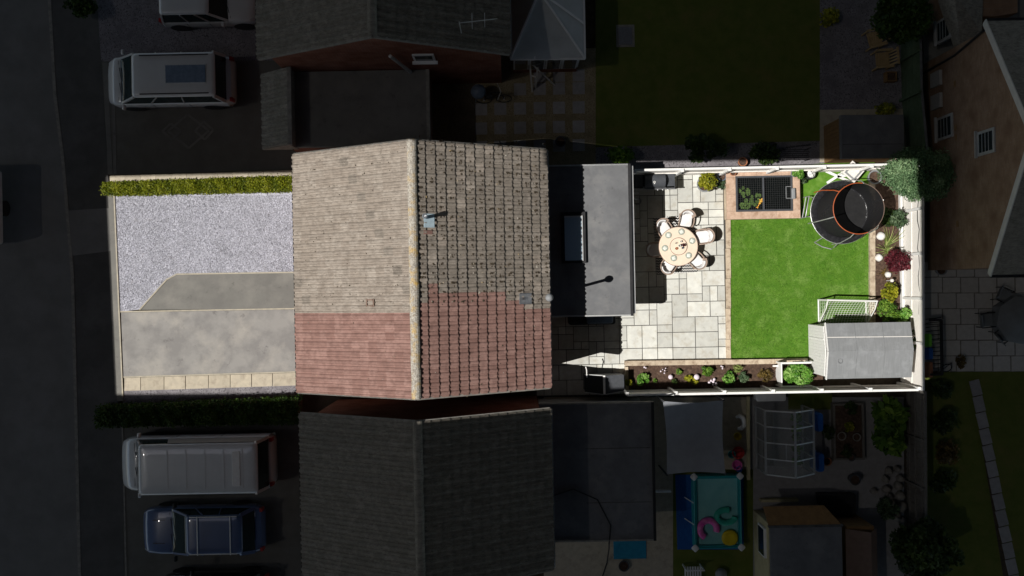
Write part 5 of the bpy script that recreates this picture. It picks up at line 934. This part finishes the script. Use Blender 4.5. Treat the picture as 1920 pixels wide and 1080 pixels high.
for q in ((a[0],b[0],b[1],b[1]+.04),(a[0],b[0],a[1]-.04,a[1]),(a[0],a[0]+.04,b[1]+.04,a[1]-.04),(b[0]-.04,b[0],b[1]+.04,a[1]-.04)): part('side', MB().box(*q,0,.3), MT['brown'], sp)
part('soil', MB().box(a[0]+.04,b[0]-.04,b[1]+.04,a[1]-.04,0,.24), MT['soil'], sp)
gf = thing('green_fence','green painted board fence beside the two wooden chairs','fence',px(1690,170)); G0 = px(1722,-60,1.7); G1 = px(1727,172,1.7); G2 = px(1738,285,1.7)
for A, B, n in ((G0,G1,3),(G1,G2,1)):
    A = Vector((*A,0)); B = Vector((*B,0))
    for i in range(n):
        p = A.lerp(B,i/n); q = A.lerp(B,(i+.99)/n)
        for k in range(5): part('board', MB().bar(p+Vector((0,0,.2+k*.34)),q+Vector((0,0,.2+k*.34)),.03,.31), MT['greenfence'], gf)
        part('post', MB().box(p.x-.12,p.x-.02,p.y-.05,p.y+.05,0,1.8), MT['greenfence'], gf); part('capping', MB().bar(p+Vector((0,0,1.755)),q+Vector((0,0,1.755)),.08,.04), MT['greyfence'], gf)
ns = thing('shed','low brown shed with grey pent roof beside the green fence','shed',px(1635,255)); a = px(1576,216,1.9); b = px(1695,296,1.75); w0 = px(1545,225)
m = MB(); m.box(a[0]+.05,b[0]-.1,b[1]+.08,a[1]-.08,0,1.7); part('wall', m, MT['brown'], ns)
for k in range(9): yy = b[1]+.08+k*(a[1]-b[1]-.16)/9; part('board', MB().box(a[0]+.01,a[0]+.045,yy+.006,yy+(a[1]-b[1]-.16)/9-.006,.02,1.78), MT['brown'], ns)
part('roof', MB().prism([(a[0],b[1]),(b[0],b[1]),(b[0],a[1]),(a[0],a[1])],1.72,[1.95,1.78,1.78,1.95]), MT['felt'], ns)
part('roof_seam', MB().obox(((a[0]+b[0])/2,(a[1]+b[1])/2-.3,1.90),(b[0]-a[0]-.05,.03,.02),0,0,math.atan2(.17,b[0]-a[0])), MT['felt_b'], ns)
# clutter by the brick gable: kneeling frame, easel, barbecue
ea = thing('easel','pale wooden easel frame beside the conservatory','easel',px(1000,150)); P0 = p3(998,172); P1 = p3(993,116,1.5); P2 = p3(1008,128,1.5); P3 = p3(1004,165)
part('leg', MB().bar(P0,P1,.06), MT['render'], ea); part('leg', MB().bar(P3,P2,.06), MT['render'], ea); part('cross_bar', MB().bar(P0.lerp(P1,.55),P3.lerp(P2,.55),.05), MT['render'], ea); part('rear_leg', MB().bar(P1,p3(1040,160),.045), MT['render'], ea)
kb_ = thing('kettle_barbecue','dark kettle barbecue on a wheeled stand by the brick gable','barbecue',px(900,175)); kx, ky = px(897,172,.8); part('bowl', MB().lathe((kx,ky),[(.05,.55),(.25,.65),(.3,.8),(.25,.95),(.05,1.05)],18), MT['bluepot'], kb_, 180)
for k in range(3): a = 2.1*k; part('leg', MB().tube([(kx+.15*math.cos(a),ky+.15*math.sin(a),.62),(kx+.33*math.cos(a),ky+.33*math.sin(a),0)],.018,6), MT['galv'], kb_)
fp = thing('folded_bicycle','black framed bicycle leaning in the shade of the brick gable','bicycle',px(925,190)); wA = Vector((*px(908,190),.32)); wB = Vector((*px(945,188),.32))
for w in (wA,wB): w_ = part('wheel', MB().tube([(w.x+.3*math.cos(a),w.y+.08*math.sin(a),.32+.3*math.sin(a)) for a in [2*math.pi*k/20 for k in range(20)]],.02,6,True), MT['black'], fp); part('hub', MB().tube([(w.x,w.y-.05,.32),(w.x,w.y+.05,.32)],.03,8), MT['steel'], w_)
part('frame', MB().tube([wA,wA.lerp(wB,.4)+Vector((0,.05,.1)),wA.lerp(wB,.32)+Vector((0,.15,.5)),wA.lerp(wB,.85)+Vector((0,.15,.5)),wA.lerp(wB,.4)+Vector((0,.05,.1))],.018,6).tube([wA.lerp(wB,.85)+Vector((0,.16,.62)),wB],.016,6).tube([wA.lerp(wB,.32)+Vector((0,.15,.5)),wA],.014,6), MT['black'], fp); part('saddle', MB().slab(*wA.lerp(wB,.3)[:2],.82,.88,.26,.14,.05,.02), MT['black'], fp); part('handlebar', MB().tube([wA.lerp(wB,.82)+Vector((-.1,-.2,.7)),wA.lerp(wB,.86)+Vector((0,.12,.72)),wA.lerp(wB,.82)+Vector((-.1,.45,.7))],.014,6), MT['galv'], fp)
# ------------------------------------------------------------------ house on the right
rx0 = 16.6; ry0, ry1 = px(1867,507,5.1)[1], px(1855,45,5.1)[1]; rh = thing('house','buff brick house with grey tiled gable roof beyond the white rear fence','house',(20,5,0)); rym = (ry0+ry1)/2; rz_ = 7.6
m = MB(); m.add([(rx0,ry0+.1,-.1),(rx0,ry1-.1,-.1),(rx0,ry1-.1,5.0),(rx0,rym,rz_-.12),(rx0,ry0+.1,5.0)],[(4,3,2,1,0)]); m.add([(rx0,ry0+.1,-.1),(28,ry0+.1,-.1),(28,ry0+.1,5.0),(rx0,ry0+.1,5.0)],[(0,1,2,3)]); m.add([(rx0,ry1-.1,-.1),(28,ry1-.1,-.1),(28,ry1-.1,5.0),(rx0,ry1-.1,5.0)],[(3,2,1,0)]); m.add([(28,ry0+.1,-.1),(28,ry1-.1,-.1),(28,ry1-.1,5.0),(28,rym,rz_-.12),(28,ry0+.1,5.0)],[(0,1,2,3,4)]); part('wall', m, MT['buff'], rh)
for ya, s in ((ry0-.15,1),(ry1+.15,-1)): part('roof', MB().add([(rx0-.1,ya,4.95),(28.1,ya,4.95),(28.1,rym,rz_),(rx0-.1,rym,rz_),(rx0-.1,ya,4.87),(28.1,ya,4.87),(28.1,rym,rz_-.08),(rx0-.1,rym,rz_-.08)],[(0,1,2,3) if s > 0 else (3,2,1,0),(7,6,5,4) if s > 0 else (4,5,6,7),(0,3,7,4) if s > 0 else (4,7,3,0),(1,0,4,5) if s > 0 else (5,4,0,1)]), MT['tile_dark'], rh); part('bargeboard', MB().bar((rx0-.12,ya,4.86),(rx0-.12,rym,rz_-.05),.04,.24), MT['render'], rh); part('gutter', MB().box(rx0-.1,28,ya-.1 if s > 0 else ya,ya if s > 0 else ya+.1,4.86,4.94), MT['gutter'], rh)
def rwin(v0, v1, z0, z1, sill=True):
    f = lambda v, z: px(1700,v,z)[1]
    ya, yb = f(v1,(z0+z1)/2), f(v0,(z0+z1)/2); w = part('window', MB().box(rx0-.05,rx0+.06,ya,yb,z0,z1), MT['greywin'], rh); part('pane', MB().box(rx0-.066,rx0-.045,ya+.1,yb-.1,z0+.12,z1-.12), MT['glass'], w)
    for k in range(1,4): q = z0+.12+(z1-z0-.24)*k/4; part('glazing_bar', MB().box(rx0-.075,rx0-.06,ya+.1,yb-.1,q-.012,q+.012), MT['greywin'], w)
    if sill: part('sill', MB().box(rx0-.13,rx0-.05,ya-.05,yb+.05,z0-.08,z0), MT['greywin'], w)
rwin(218,262,1.1,2.3); rwin(246,292,4.1,5.2); rwin(35,78,1.2,2.3)
for v in (150,192): yy = px(1700,v,1.1)[1]; part('meter_box', MB().box(rx0-.12,rx0,yy-.28,yy+.28,.75,1.5), MT['greywin'], rh)
for v, z in ((158,2.4),(240,2.4),(258,2.4),(420,2.4)): yy = px(1790,v,z)[1]; part('air_brick', MB().box(rx0-.015,rx0+.01,yy-.11,yy+.11,z,z+.14), MT['brown'], rh)
part('downpipe', MB().tube([(rx0-.06,px(1735,138)[1],.1),(rx0-.06,px(1800,105,2.5)[1],2.6),(rx0-.06,ry1-.1,4.7)],.045,8), MT['gutter'], rh)
an = thing('outbuilding','small angled brick outbuilding with grey roof joined to the buff house','building',(*px(1800,20),0)); part('wall', MB().prism(pp([(1738,-60),(1738,60),(1810,62),(1850,55),(1850,-60)],0),-.1,2.2), MT['buff'], an); part('roof', MB().prism(pp([(1778,-60),(1776,-8),(1806,80),(1852,58),(1852,-60)],2.9),2.2,[3.4,3.4,2.7,2.5,2.6][::1]), MT['tile_dark'], an)
# ------------------------------------------------------------------ patio and lawn on the right
gt = thing('covered_table','grey covered garden table on the pale slab patio','table',px(1912,602)); cx, cy = px(1915,600,.75); part('cover', MB().loft([[(cx+r*math.cos(a),cy+r*math.sin(a),z) for a in [2*math.pi*k/8+.2 for k in range(8)]] for r, z in ((.95,.15),(.98,.5),(.96,.72),(.85,.78),(.1,.86))]), MT['cover'], gt, 30); part('pedestal', MB().lathe((cx,cy),[(.3,.012),(.3,.05),(.06,.1),(.06,.3)],12), MT['black'], gt)
def relax(u, v, rz, lab):
    xx, yy = px(u,v,.4); t = thing('lounge_chair',lab,'chair',(xx,yy,0),'grey patio chairs',world=False,rz=rz); part('seat', MB().slab(0,0,.36,.42,.5,.5,.06,.02), MT['cover'], t, 50); part('backrest', MB().loft([[(-.24-k*.09,-.24,.42+k*.27),(-.24-k*.09,.24,.42+k*.27),(-.28-k*.09,.24,.42+k*.27),(-.28-k*.09,-.24,.42+k*.27)] for k in range(3)]), MT['cover'], t)
    for s in (-1,1):
        part('armrest', MB().tube([(-.3,s*.28,.6),(.25,s*.28,.6)],.02,6), MT['black'], t)
        for xx_ in (-.24,.24): part('leg', MB().tube([(xx_,s*.27,0),(xx_,s*.27,.6)],.016,6), MT['black'], t)
relax(1882,555,R(-25),'dark grey patio chair tilted to the covered table, beside the buff brick wall'); relax(1850,600,R(5),'dark grey patio chair standing alone facing the covered table'); relax(1880,625,R(40),'dark grey patio chair tucked against the lawn side of the covered table')
pot('plant_pot','small square planted pot against the buff brick wall',1766,506,0,.2,.3,'greypot'); shrub('shrub','two lobed rusty shrub on the pale slab patio','shrub',px(1802,678,.3),(.16,.36,.2),.25,MT['rust'],320,.05,10,.12)
tp = thing('hose_reel','thin wire hose reel on the patio corner by the rear fence','hose reel',px(1775,692)); hx, hy = px(1775,690,.2); part('reel', MB().tube([(hx+.2*math.cos(a),hy+.16*math.sin(a),.2+.1*math.sin(a)) for a in [2*math.pi*k/18 for k in range(18)]],.02,5,True), MT['black'], tp); part('stand', MB().tube([(hx-.25,hy-.2,.03),(hx+.1,hy+.22,.4)],.014,5).tube([(hx+.25,hy-.2,.03),(hx+.1,hy+.22,.4)],.014,5), MT['black'], tp)
tl = thing('trellis_frame','tall black trellis frame on the patio beyond the rear fence','trellis',px(1752,652)); a = px(1764,600,.9); b = px(1764,702,.9); m = MB()
for q in range(14): yy = b[1]+(a[1]-b[1])*q/13; m.bar((a[0]-.18,yy,.03),(a[0],yy+.1,.9),.03)
part('slats', m, MT['black'], tl); part('rail', MB().bar((a[0],b[1],.92),(a[0],a[1],.92),.09), MT['black'], tl); part('rail', MB().bar((a[0]-.45,a[1],.9),(a[0],a[1],.92),.08), MT['black'], tl); part('rail', MB().bar((a[0]-.45,b[1],.9),(a[0],b[1],.92),.08), MT['black'], tl)
for yy in (b[1],a[1]): part('post', MB().box(a[0]-.04,a[0]+.04,yy-.04,yy+.04,0,.9), MT['black'], tl)
bz_ = px(1740,640,.8); 
def tub(u0, u1, v0, v1, h, mk, lab, name='storage_tub'): a = px(u0,v0,h); b = px(u1,v1,h); t = thing(name,lab,'tub',((a[0]+b[0])/2,(a[1]+b[1])/2,0)); part('body', MB().slab((a[0]+b[0])/2,(a[1]+b[1])/2,0,h-.05,b[0]-a[0]-.06,a[1]-b[1]-.06,.06,.03), MT[mk], t, 40); part('lid', MB().slab((a[0]+b[0])/2,(a[1]+b[1])/2,h-.05,h,b[0]-a[0],a[1]-b[1],.07,.02), MT[mk], t, 40)
tub(1733,1748,626,650,.7,'lime','lime green plastic tub against the back of the white rear fence'); tub(1733,1750,652,674,.7,'bluebutt','blue plastic tub against the back of the white rear fence'); tub(1735,1750,679,708,.6,'terracotta','brown plastic tub against the back of the white rear fence')
for i, (u, v, r, mk, lab) in enumerate(((1768,735,.45,'deep','dark shrub at the patio end of the right hand lawn border'),(1775,790,.6,'deep','spreading dark shrub midway along the right hand lawn border'),(1780,850,.5,'rust','brownish shrub midway along the silvered fence border'),(1772,905,.5,'deep','dark shrub next to the big tree by the silvered fence'))): shrub('shrub',lab,'shrub',px(u,v,.6),(r,r*.9,.4),.5,MT[mk],900,.07,20,.2,'shrubs along the silvered fence')
tree('tree','large dark tree at the end of the silvered fence',px(1738,1030,2.4),(1.35,1.3,1.0),2.3,MT['deep'],8000,.085,60,.32)
s0 = px(1735,736,1.7); s1 = px(1737,1100,1.7); fence('boundary_fence','silvered old board fence between the cluttered garden and the stepping path lawn',(s1[0],s1[1]),(s0[0],s0[1]),1.7,4,0,0,1,'oldfence','oldfence','v')
# ------------------------------------------------------------------ lower neighbour garden
ss = thing('shade_sail','grey square shade sail stretched beside the flat dark roof','shade sail',(*px(1300,820),0)); cs = [p3(1243,752,2.75),p3(1356,750,1.75),p3(1360,888,2.75),p3(1250,890,1.75)]; V = []; F = []; n = 12
for i in range(n+1):
    for j in range(n+1):
        u, w = i/n, j/n; p = (cs[0]*(1-u)+cs[1]*u)*(1-w)+(cs[3]*(1-u)+cs[2]*u)*w; cen = (cs[0]+cs[1]+cs[2]+cs[3])/4; e = max(math.sin(math.pi*u)*(1-abs(2*w-1)**0*0),0)
        pull = .06*(math.sin(math.pi*u)*abs(2*w-1)**3+math.sin(math.pi*w)*abs(2*u-1)**3); q = p.lerp(cen,pull); V.append((q.x,q.y,p.z))
for i in range(n):
    for j in range(n): a = i*(n+1)+j; F.append((a,a+1,a+n+2,a+n+1))
part('cloth', MB().add(V,F), MT['sail'], ss, 60)
for c in cs: part('post', MB().tube([(c.x,c.y,0),(c.x,c.y,c.z+.1)],.035,8), MT['darkgrey'], ss)
one('ground_sheet', MB().prism(pp([(1266,890),(1394,890),(1394,1030),(1270,1030)]),.0,.02), MT['tarp'], 'blue tarpaulin spread under the rectangular paddling pool', 'tarpaulin')
pool = thing('paddling_pool','rectangular teal frame pool on the blue tarpaulin','pool',px(1346,960)); a = px(1301,894,.6); b = px(1390,1026,.6); m = MB(); X0, Y1 = a; X1, Y0 = b
for q in ((X0,X1,Y0,Y0+.09),(X0,X1,Y1-.09,Y1),(X0,X0+.09,Y0+.09,Y1-.09),(X1-.09,X1,Y0+.09,Y1-.09)): m.box(*q,.02,.6)
part('wall', m, MT['teal'], pool); part('water', MB().box(X0+.09,X1-.09,Y0+.09,Y1-.09,.03,.46), MT['poolwater'], pool)
for q, w in (((X0,Y0),(X1,Y0)),((X1,Y0),(X1,Y1)),((X1,Y1),(X0,Y1)),((X0,Y1),(X0,Y0))): part('top_rail', MB().tube([(*q,.62),(*w,.62)],.03,8), MT['teal'], pool)
for q in ((X0,Y0),(X1,Y0),(X1,Y1),(X0,Y1)): part('corner_cap', MB().slab(q[0],q[1],.57,.67,.24,.24,.05,.03,R(45)), MT['upvc'], pool, 40)
for yy in (Y0+.9,Y0+1.75): part('strut', MB().tube([(X0,yy,.6),(X0-.28,yy+.12,.03)],.022,6), MT['upvc'], pool)
def ring(u, v, R_, r_, mk, name, lab, sy=1, cut=1.0, rz=0):
    xx, yy = px(u,v,.55); n = 28; pts = [(xx+R_*math.cos(2*math.pi*cut*k/n+rz),yy+R_*sy*math.sin(2*math.pi*cut*k/n+rz),.46+r_*.8) for k in range(n if cut >= 1 else n+1)]
    return one(name, MB().tube(pts,r_,10,cut >= 1), MT[mk], lab, 'pool float', smooth=180)
ring(1328,992,.33,.13,'pink','pool_ring','pink swim ring floating in the rectangular pool',1.05,.72,-.3); ring(1361,968,.36,.12,'green_v','pool_ring','green inflatable curled in the rectangular pool',.7,.8,1.2)
yx, yy = px(1368,1008,.5); one('pool_float', MB().lathe((yx,yy),[(.22,.46),(.31,.5),(.33,.56),(.27,.62),(.12,.58),(.001,.57)],24), MT['yellow'], 'round yellow float in the pool corner', 'pool float', smooth=180)
one('groundsheet', MB().obox((*px(1181,1030,.03),.02),(1.3,.75,.05)), MT['mat_cyan'], 'cyan plastic sheet folded on the slabs beside the flat roof', 'sheet')
pot('plant_pot','round dark planter on slabs beside the cyan sheet',1170,1062,0,.2,.25,'darkgrey')
one('water_pipe', MB().tube([(*px(1229,921,1.0),1.0),(*px(1258,921,1.0),1.0)],.05,8), MT['upvc'], 'short white pipe poking out below the shade sail', 'pipe')
# toys between sail and greenhouse
ty_ = [(1384,849,.24,'red','red flower shaped sand tray beside the shade sail'),(1382,872,.2,'pink','pink toy bowl beside the red sand tray'),(1386,880,.12,'bluebutt','small blue ball beside the pink bowl'),(1372,852,.15,'teal','small teal toy tub beside the red sand tray'),(1383,818,.15,'yellow','yellow toy tub above the red sand tray')]
for u, v, r, mk, lab in ty_: xx, yy = px(u,v,.2); one('toy_tub', MB().lathe((xx,yy),[(r*.7,0),(r*.75,.02),(r,.2),(r*1.05,.22),(r*.85,.22),(r*.7,.08),(.001,.06)],14), MT[mk], lab, 'toy', 'toys by the shade sail', 30)
xx, yy = px(1388,793,.3); one('toy_swan', MB().tube([(xx+.2*math.cos(a),yy+.26*math.sin(a),.15) for a in [R(-110+40*k) for k in range(7)]],[.06,.09,.1,.1,.1,.08,.05],8), MT['upvc'], 'white curved toy beside the garden timber edge', 'toy', smooth=180)
tb_ = thing('timber_rail','pale timber rail dividing the toys from the greenhouse','rail',px(1403,820)); part('rail', MB().bar((*px(1403,744,.3),.25),(*px(1404,900,.3),.25),.12,.1), MT['creamwall'], tb_)
for v in (750,820,895): x_, y_ = px(1403.5,v,.2); part('peg', MB().box(x_-.04,x_+.04,y_-.04,y_+.04,0,.2), MT['creamwall'], tb_)
tub(1418,1474,733,752,.6,'upvc','pale grey storage chest behind the greenhouse','storage_chest')
# greenhouse
gh = thing('greenhouse','aluminium framed glass greenhouse with blue butts beside it','greenhouse',px(1480,830)); a = px(1434,770,1.4); b = px(1527,888,1.4); X0, Y1 = a; X1, Y0 = b; xm = px(1491,830,2.1)[0]; 
x4 = [X0,X1]; yk = [Y0+(Y1-Y0)*k/4 for k in range(5)]
for k in range(4):
    ya, yb = yk[k]+.02, yk[k+1]-.02
    for xe in x4: part('roof_pane', MB().add([(xe,ya,1.4),(xe,yb,1.4),(xm,yb,2.1),(xm,ya,2.1)],[(0,1,2,3)]), MT['clear'], gh); part('side_pane', MB().add([(xe,ya,.1),(xe,yb,.1),(xe,yb,1.4),(xe,ya,1.4)],[(0,1,2,3)]), MT['clear'], gh)
for ye in (Y0,Y1): part('gable_pane', MB().add([(X0,ye,.1),(X1,ye,.1),(X1,ye,1.4),(xm,ye,2.1),(X0,ye,1.4)],[(0,1,2,3,4)]), MT['clear'], gh)
part('ridge_bar', MB().bar((xm,Y0,2.12),(xm,Y1,2.12),.07), MT['galv'], gh)
for xe in x4: part('eaves_bar', MB().bar((xe,Y0,1.4),(xe,Y1,1.4),.07), MT['galv'], gh); part('base_bar', MB().bar((xe,Y0,.06),(xe,Y1,.06),.08,.12), MT['galv'], gh)
for yy in yk:
    for xe in x4: part('glazing_bar', MB().bar((xe,yy,1.41),(xm,yy,2.12),.04), MT['galv'], gh); part('glazing_bar', MB().bar((xe,yy,.06),(xe,yy,1.4),.04), MT['galv'], gh)
part('vent_frame', MB().bar((X0+.7,yk[1],1.72),(X0+.7,yk[2],1.72),.04), MT['galv'], gh)
part('staging', MB().box(X0+.12,X0+.5,Y0+.2,Y1-.2,.65,.7), MT['oldfence'], gh)
for k in range(5): yy = Y0+.35+k*.42; shrub('tomato_plant','leafy crop plant growing inside the glass greenhouse','plant',(xm+.55,yy),(.18,.16,.3),.55,MT['green'],130,.06,6,.12,'crop plants in the greenhouse')
for u, v, lab in ((1537,792,'blue water butt at the far corner of the greenhouse'),(1539,868,'blue water butt at the path corner of the greenhouse')):
    x_, y_ = px(u,v,.9); t = thing('water_butt',lab,'water butt',(x_,y_,0),'blue water butts'); part('barrel', MB().slab(x_,y_,0,.88,.3,.72,.1,.03), MT['bluebutt'], t, 40); part('lid', MB().slab(x_,y_,.88,.93,.26,.68,.1,.02), MT['bluebutt'], t, 40)
# raised bed with pots
rbx = thing('raised_bed','timber framed kitchen bed with herbs near the greenhouse','raised bed',px(1592,810)); a = px(1562,757,.3); b = px(1622,862,.3)
for q in ((a[0],b[0],b[1],b[1]+.08),(a[0],b[0],a[1]-.08,a[1]),(a[0],a[0]+.08,b[1]+.08,a[1]-.08),(b[0]-.08,b[0],b[1]+.08,a[1]-.08)): part('board', MB().box(*q,0,.3), MT['oldfence'], rbx)
part('soil', MB().box(a[0]+.08,b[0]-.08,b[1]+.08,a[1]-.08,0,.22), MT['soil'], rbx)
for u, v, r, mk, lab in ((1595,765,.28,'deep','dark herb clump at the fence end of the kitchen bed'),(1592,800,.2,'yel','yellow herb clump in the middle of the kitchen bed'),(1590,845,.35,'deep','dark low herbs at the path end of the kitchen bed'),(1553,810,.3,'deep','dark foliage strip between the butts and the kitchen bed')): shrub('herb',lab,'plant',px(u,v,.4),(r,r,.15),.36,MT[mk],320,.05,12,.1)
pot('plant_pot','round pale rimmed pot in the kitchen bed, beside the yellow herbs',1579,818,.2,.16,.2,'kerb'); pot('plant_pot','round pale rimmed pot in the kitchen bed, close to the timber edge',1607,820,.2,.15,.2,'kerb'); pot('plant_pot','dark pot standing outside the end of the kitchen bed',1597,858,0,.14,.35,'darkgrey'); pot('plant_pot','round pot on the path beside the blue butt',1552,866,0,.15,.2,'terracotta')
shrub('rhubarb','broad leaved green plant mass beside the silvered fence','plant',px(1668,800,.6),(.62,1.25,.4),.55,MT['green'],1500,.17,40,.3,up=1.2)
pot('plant_pot','round dark tub on the concrete path with a long shadow',1604,900,0,.2,.45,'darkgrey')
rp_ = [(1668,884),(1684,880),(1662,900),(1690,898),(1664,918),(1686,912),(1668,934),(1690,930),(1676,948),(1692,950),(1682,968),(1694,975),(1640,922),(1660,966)]
for k, (u, v) in enumerate(rp_):
    r = random.uniform(.13,.24); xx, yy = px(u,v,.2); m = MB(); a = [random.uniform(.75,1.2) for _ in range(10)]; one('rock', m.loft([[(xx+r*s*a[q]*math.cos(q*.628),yy+r*s*a[(q+4)%10]*math.sin(q*.628),z) for q in range(10)] for s, z in ((.9,0),(1,.1),(.8,.24),(.4,.32))]), MT['kerb'], 'rounded grey rock in the rockery beside the silvered fence', 'rock', 'rocks of the rockery', 60)
shrub('shrub','dusty grey shrub spilling over the rockery','shrub',px(1665,955,.5),(.4,.5,.3),.4,MT['bluegreen'],700,.06,16,.16)
# cream garden room and little shed
gr = thing('garden_room','cream walled garden room with mottled grey flat roof','outbuilding',px(1500,1040)); a = px(1444,990,2.2); b = px(1582,1180,2.2); wv = px(1408,960); wz = px(1405,948)
part('wall', MB().box(wv[0]+.1,b[0]-.1,b[1]+.1,px(1480,955)[1],-.02,2.05), MT['creamwall'], gr); 
part('roof', MB().box(a[0],b[0],b[1],a[1],2.06,2.2), MT['felt'], gr); part('edge_trim', MB().box(a[0]-.05,b[0]+.05,a[1]+.004,a[1]+.08,2.04,2.24), MT['felt_b'], gr); part('front_canopy', MB().add([(wv[0],px(1480,948,1.7)[1],1.75),(b[0]-.5,px(1480,948,1.7)[1],1.75),(b[0],a[1]+.08,2.15),(a[0]-.05,a[1]+.08,2.15)],[(0,1,2,3)]), MT['brown'], gr)
w = part('window', MB().box(wv[0]+.02,wv[0]+.12,px(1420,1040,1.3)[1],px(1420,985,1.3)[1],.9,1.8), MT['upvc'], gr); part('pane', MB().box(wv[0],wv[0]+.03,px(1420,1037,1.3)[1],px(1420,988,1.3)[1],1.0,1.7), MT['glass'], w)
part('plank', MB().box(px(1427,940,.3)[0],px(1497,940,.3)[0],px(1427,942,.3)[1],px(1427,937,.3)[1],0,.3), MT['creamwall'], gr)
bs_ = thing('shed','small reddish brown roofed store beside the cream garden room','shed',px(1617,1040)); a = px(1587,993,1.9); b = px(1649,1160,1.9); xm = (a[0]+b[0])/2+.3; part('wall', MB().box(a[0]+.08,b[0]-.08,b[1],px(1600,965)[1],0,1.75), MT['brown'], bs_)
part('roof', MB().add([(a[0],a[1],1.8),(xm,a[1]-.1,2.0),(xm,b[1],2.0),(a[0],b[1],1.8)],[(3,2,1,0)]), MT['brownroof'], bs_); part('roof', MB().add([(xm,a[1]-.1,2.0),(b[0],a[1],1.8),(b[0],b[1],1.8),(xm,b[1],2.0)],[(3,2,1,0)]), MT['brownroof'], bs_)
one('cover_mat', MB().prism(pp([(1537,928),(1605,928),(1605,965),(1560,965),(1540,950)],.5),0,.5), MT['black'], 'black tarpaulin covered heap on the path behind the garden room', 'heap')
wch = thing('white_chair','white slatted plastic chair at the end of the lower lawn','chair',px(1310,1072)); x_, y_ = px(1300,1074,.4); 
for k in range(7): part('slat', MB().box(x_-.35+k*.1,x_-.35+k*.1+.06,y_-.3,y_+.25,.4,.43), MT['upvc'], wch)
for sx in (-.34,.34):
    for sy in (-.27,.22): part('leg', MB().box(x_+sx-.025,x_+sx+.025,y_+sy-.025,y_+sy+.025,0,.4 if sy < 0 else .85), MT['upvc'], wch)
part('back_rail', MB().box(x_-.36,x_+.36,y_+.2,y_+.25,.8,.86), MT['upvc'], wch)
one('toy_ball', MB().lathe(px(1352,1076,.2),[(.05,0),(.2,.1),(.24,.22),(.2,.35),(.05,.44)],16), MT['greypot'], 'grey round ball beside the white slatted chair', 'ball', smooth=180)
for k in [o for o in bpy.data.objects if '_w' in o]: del k['_w']
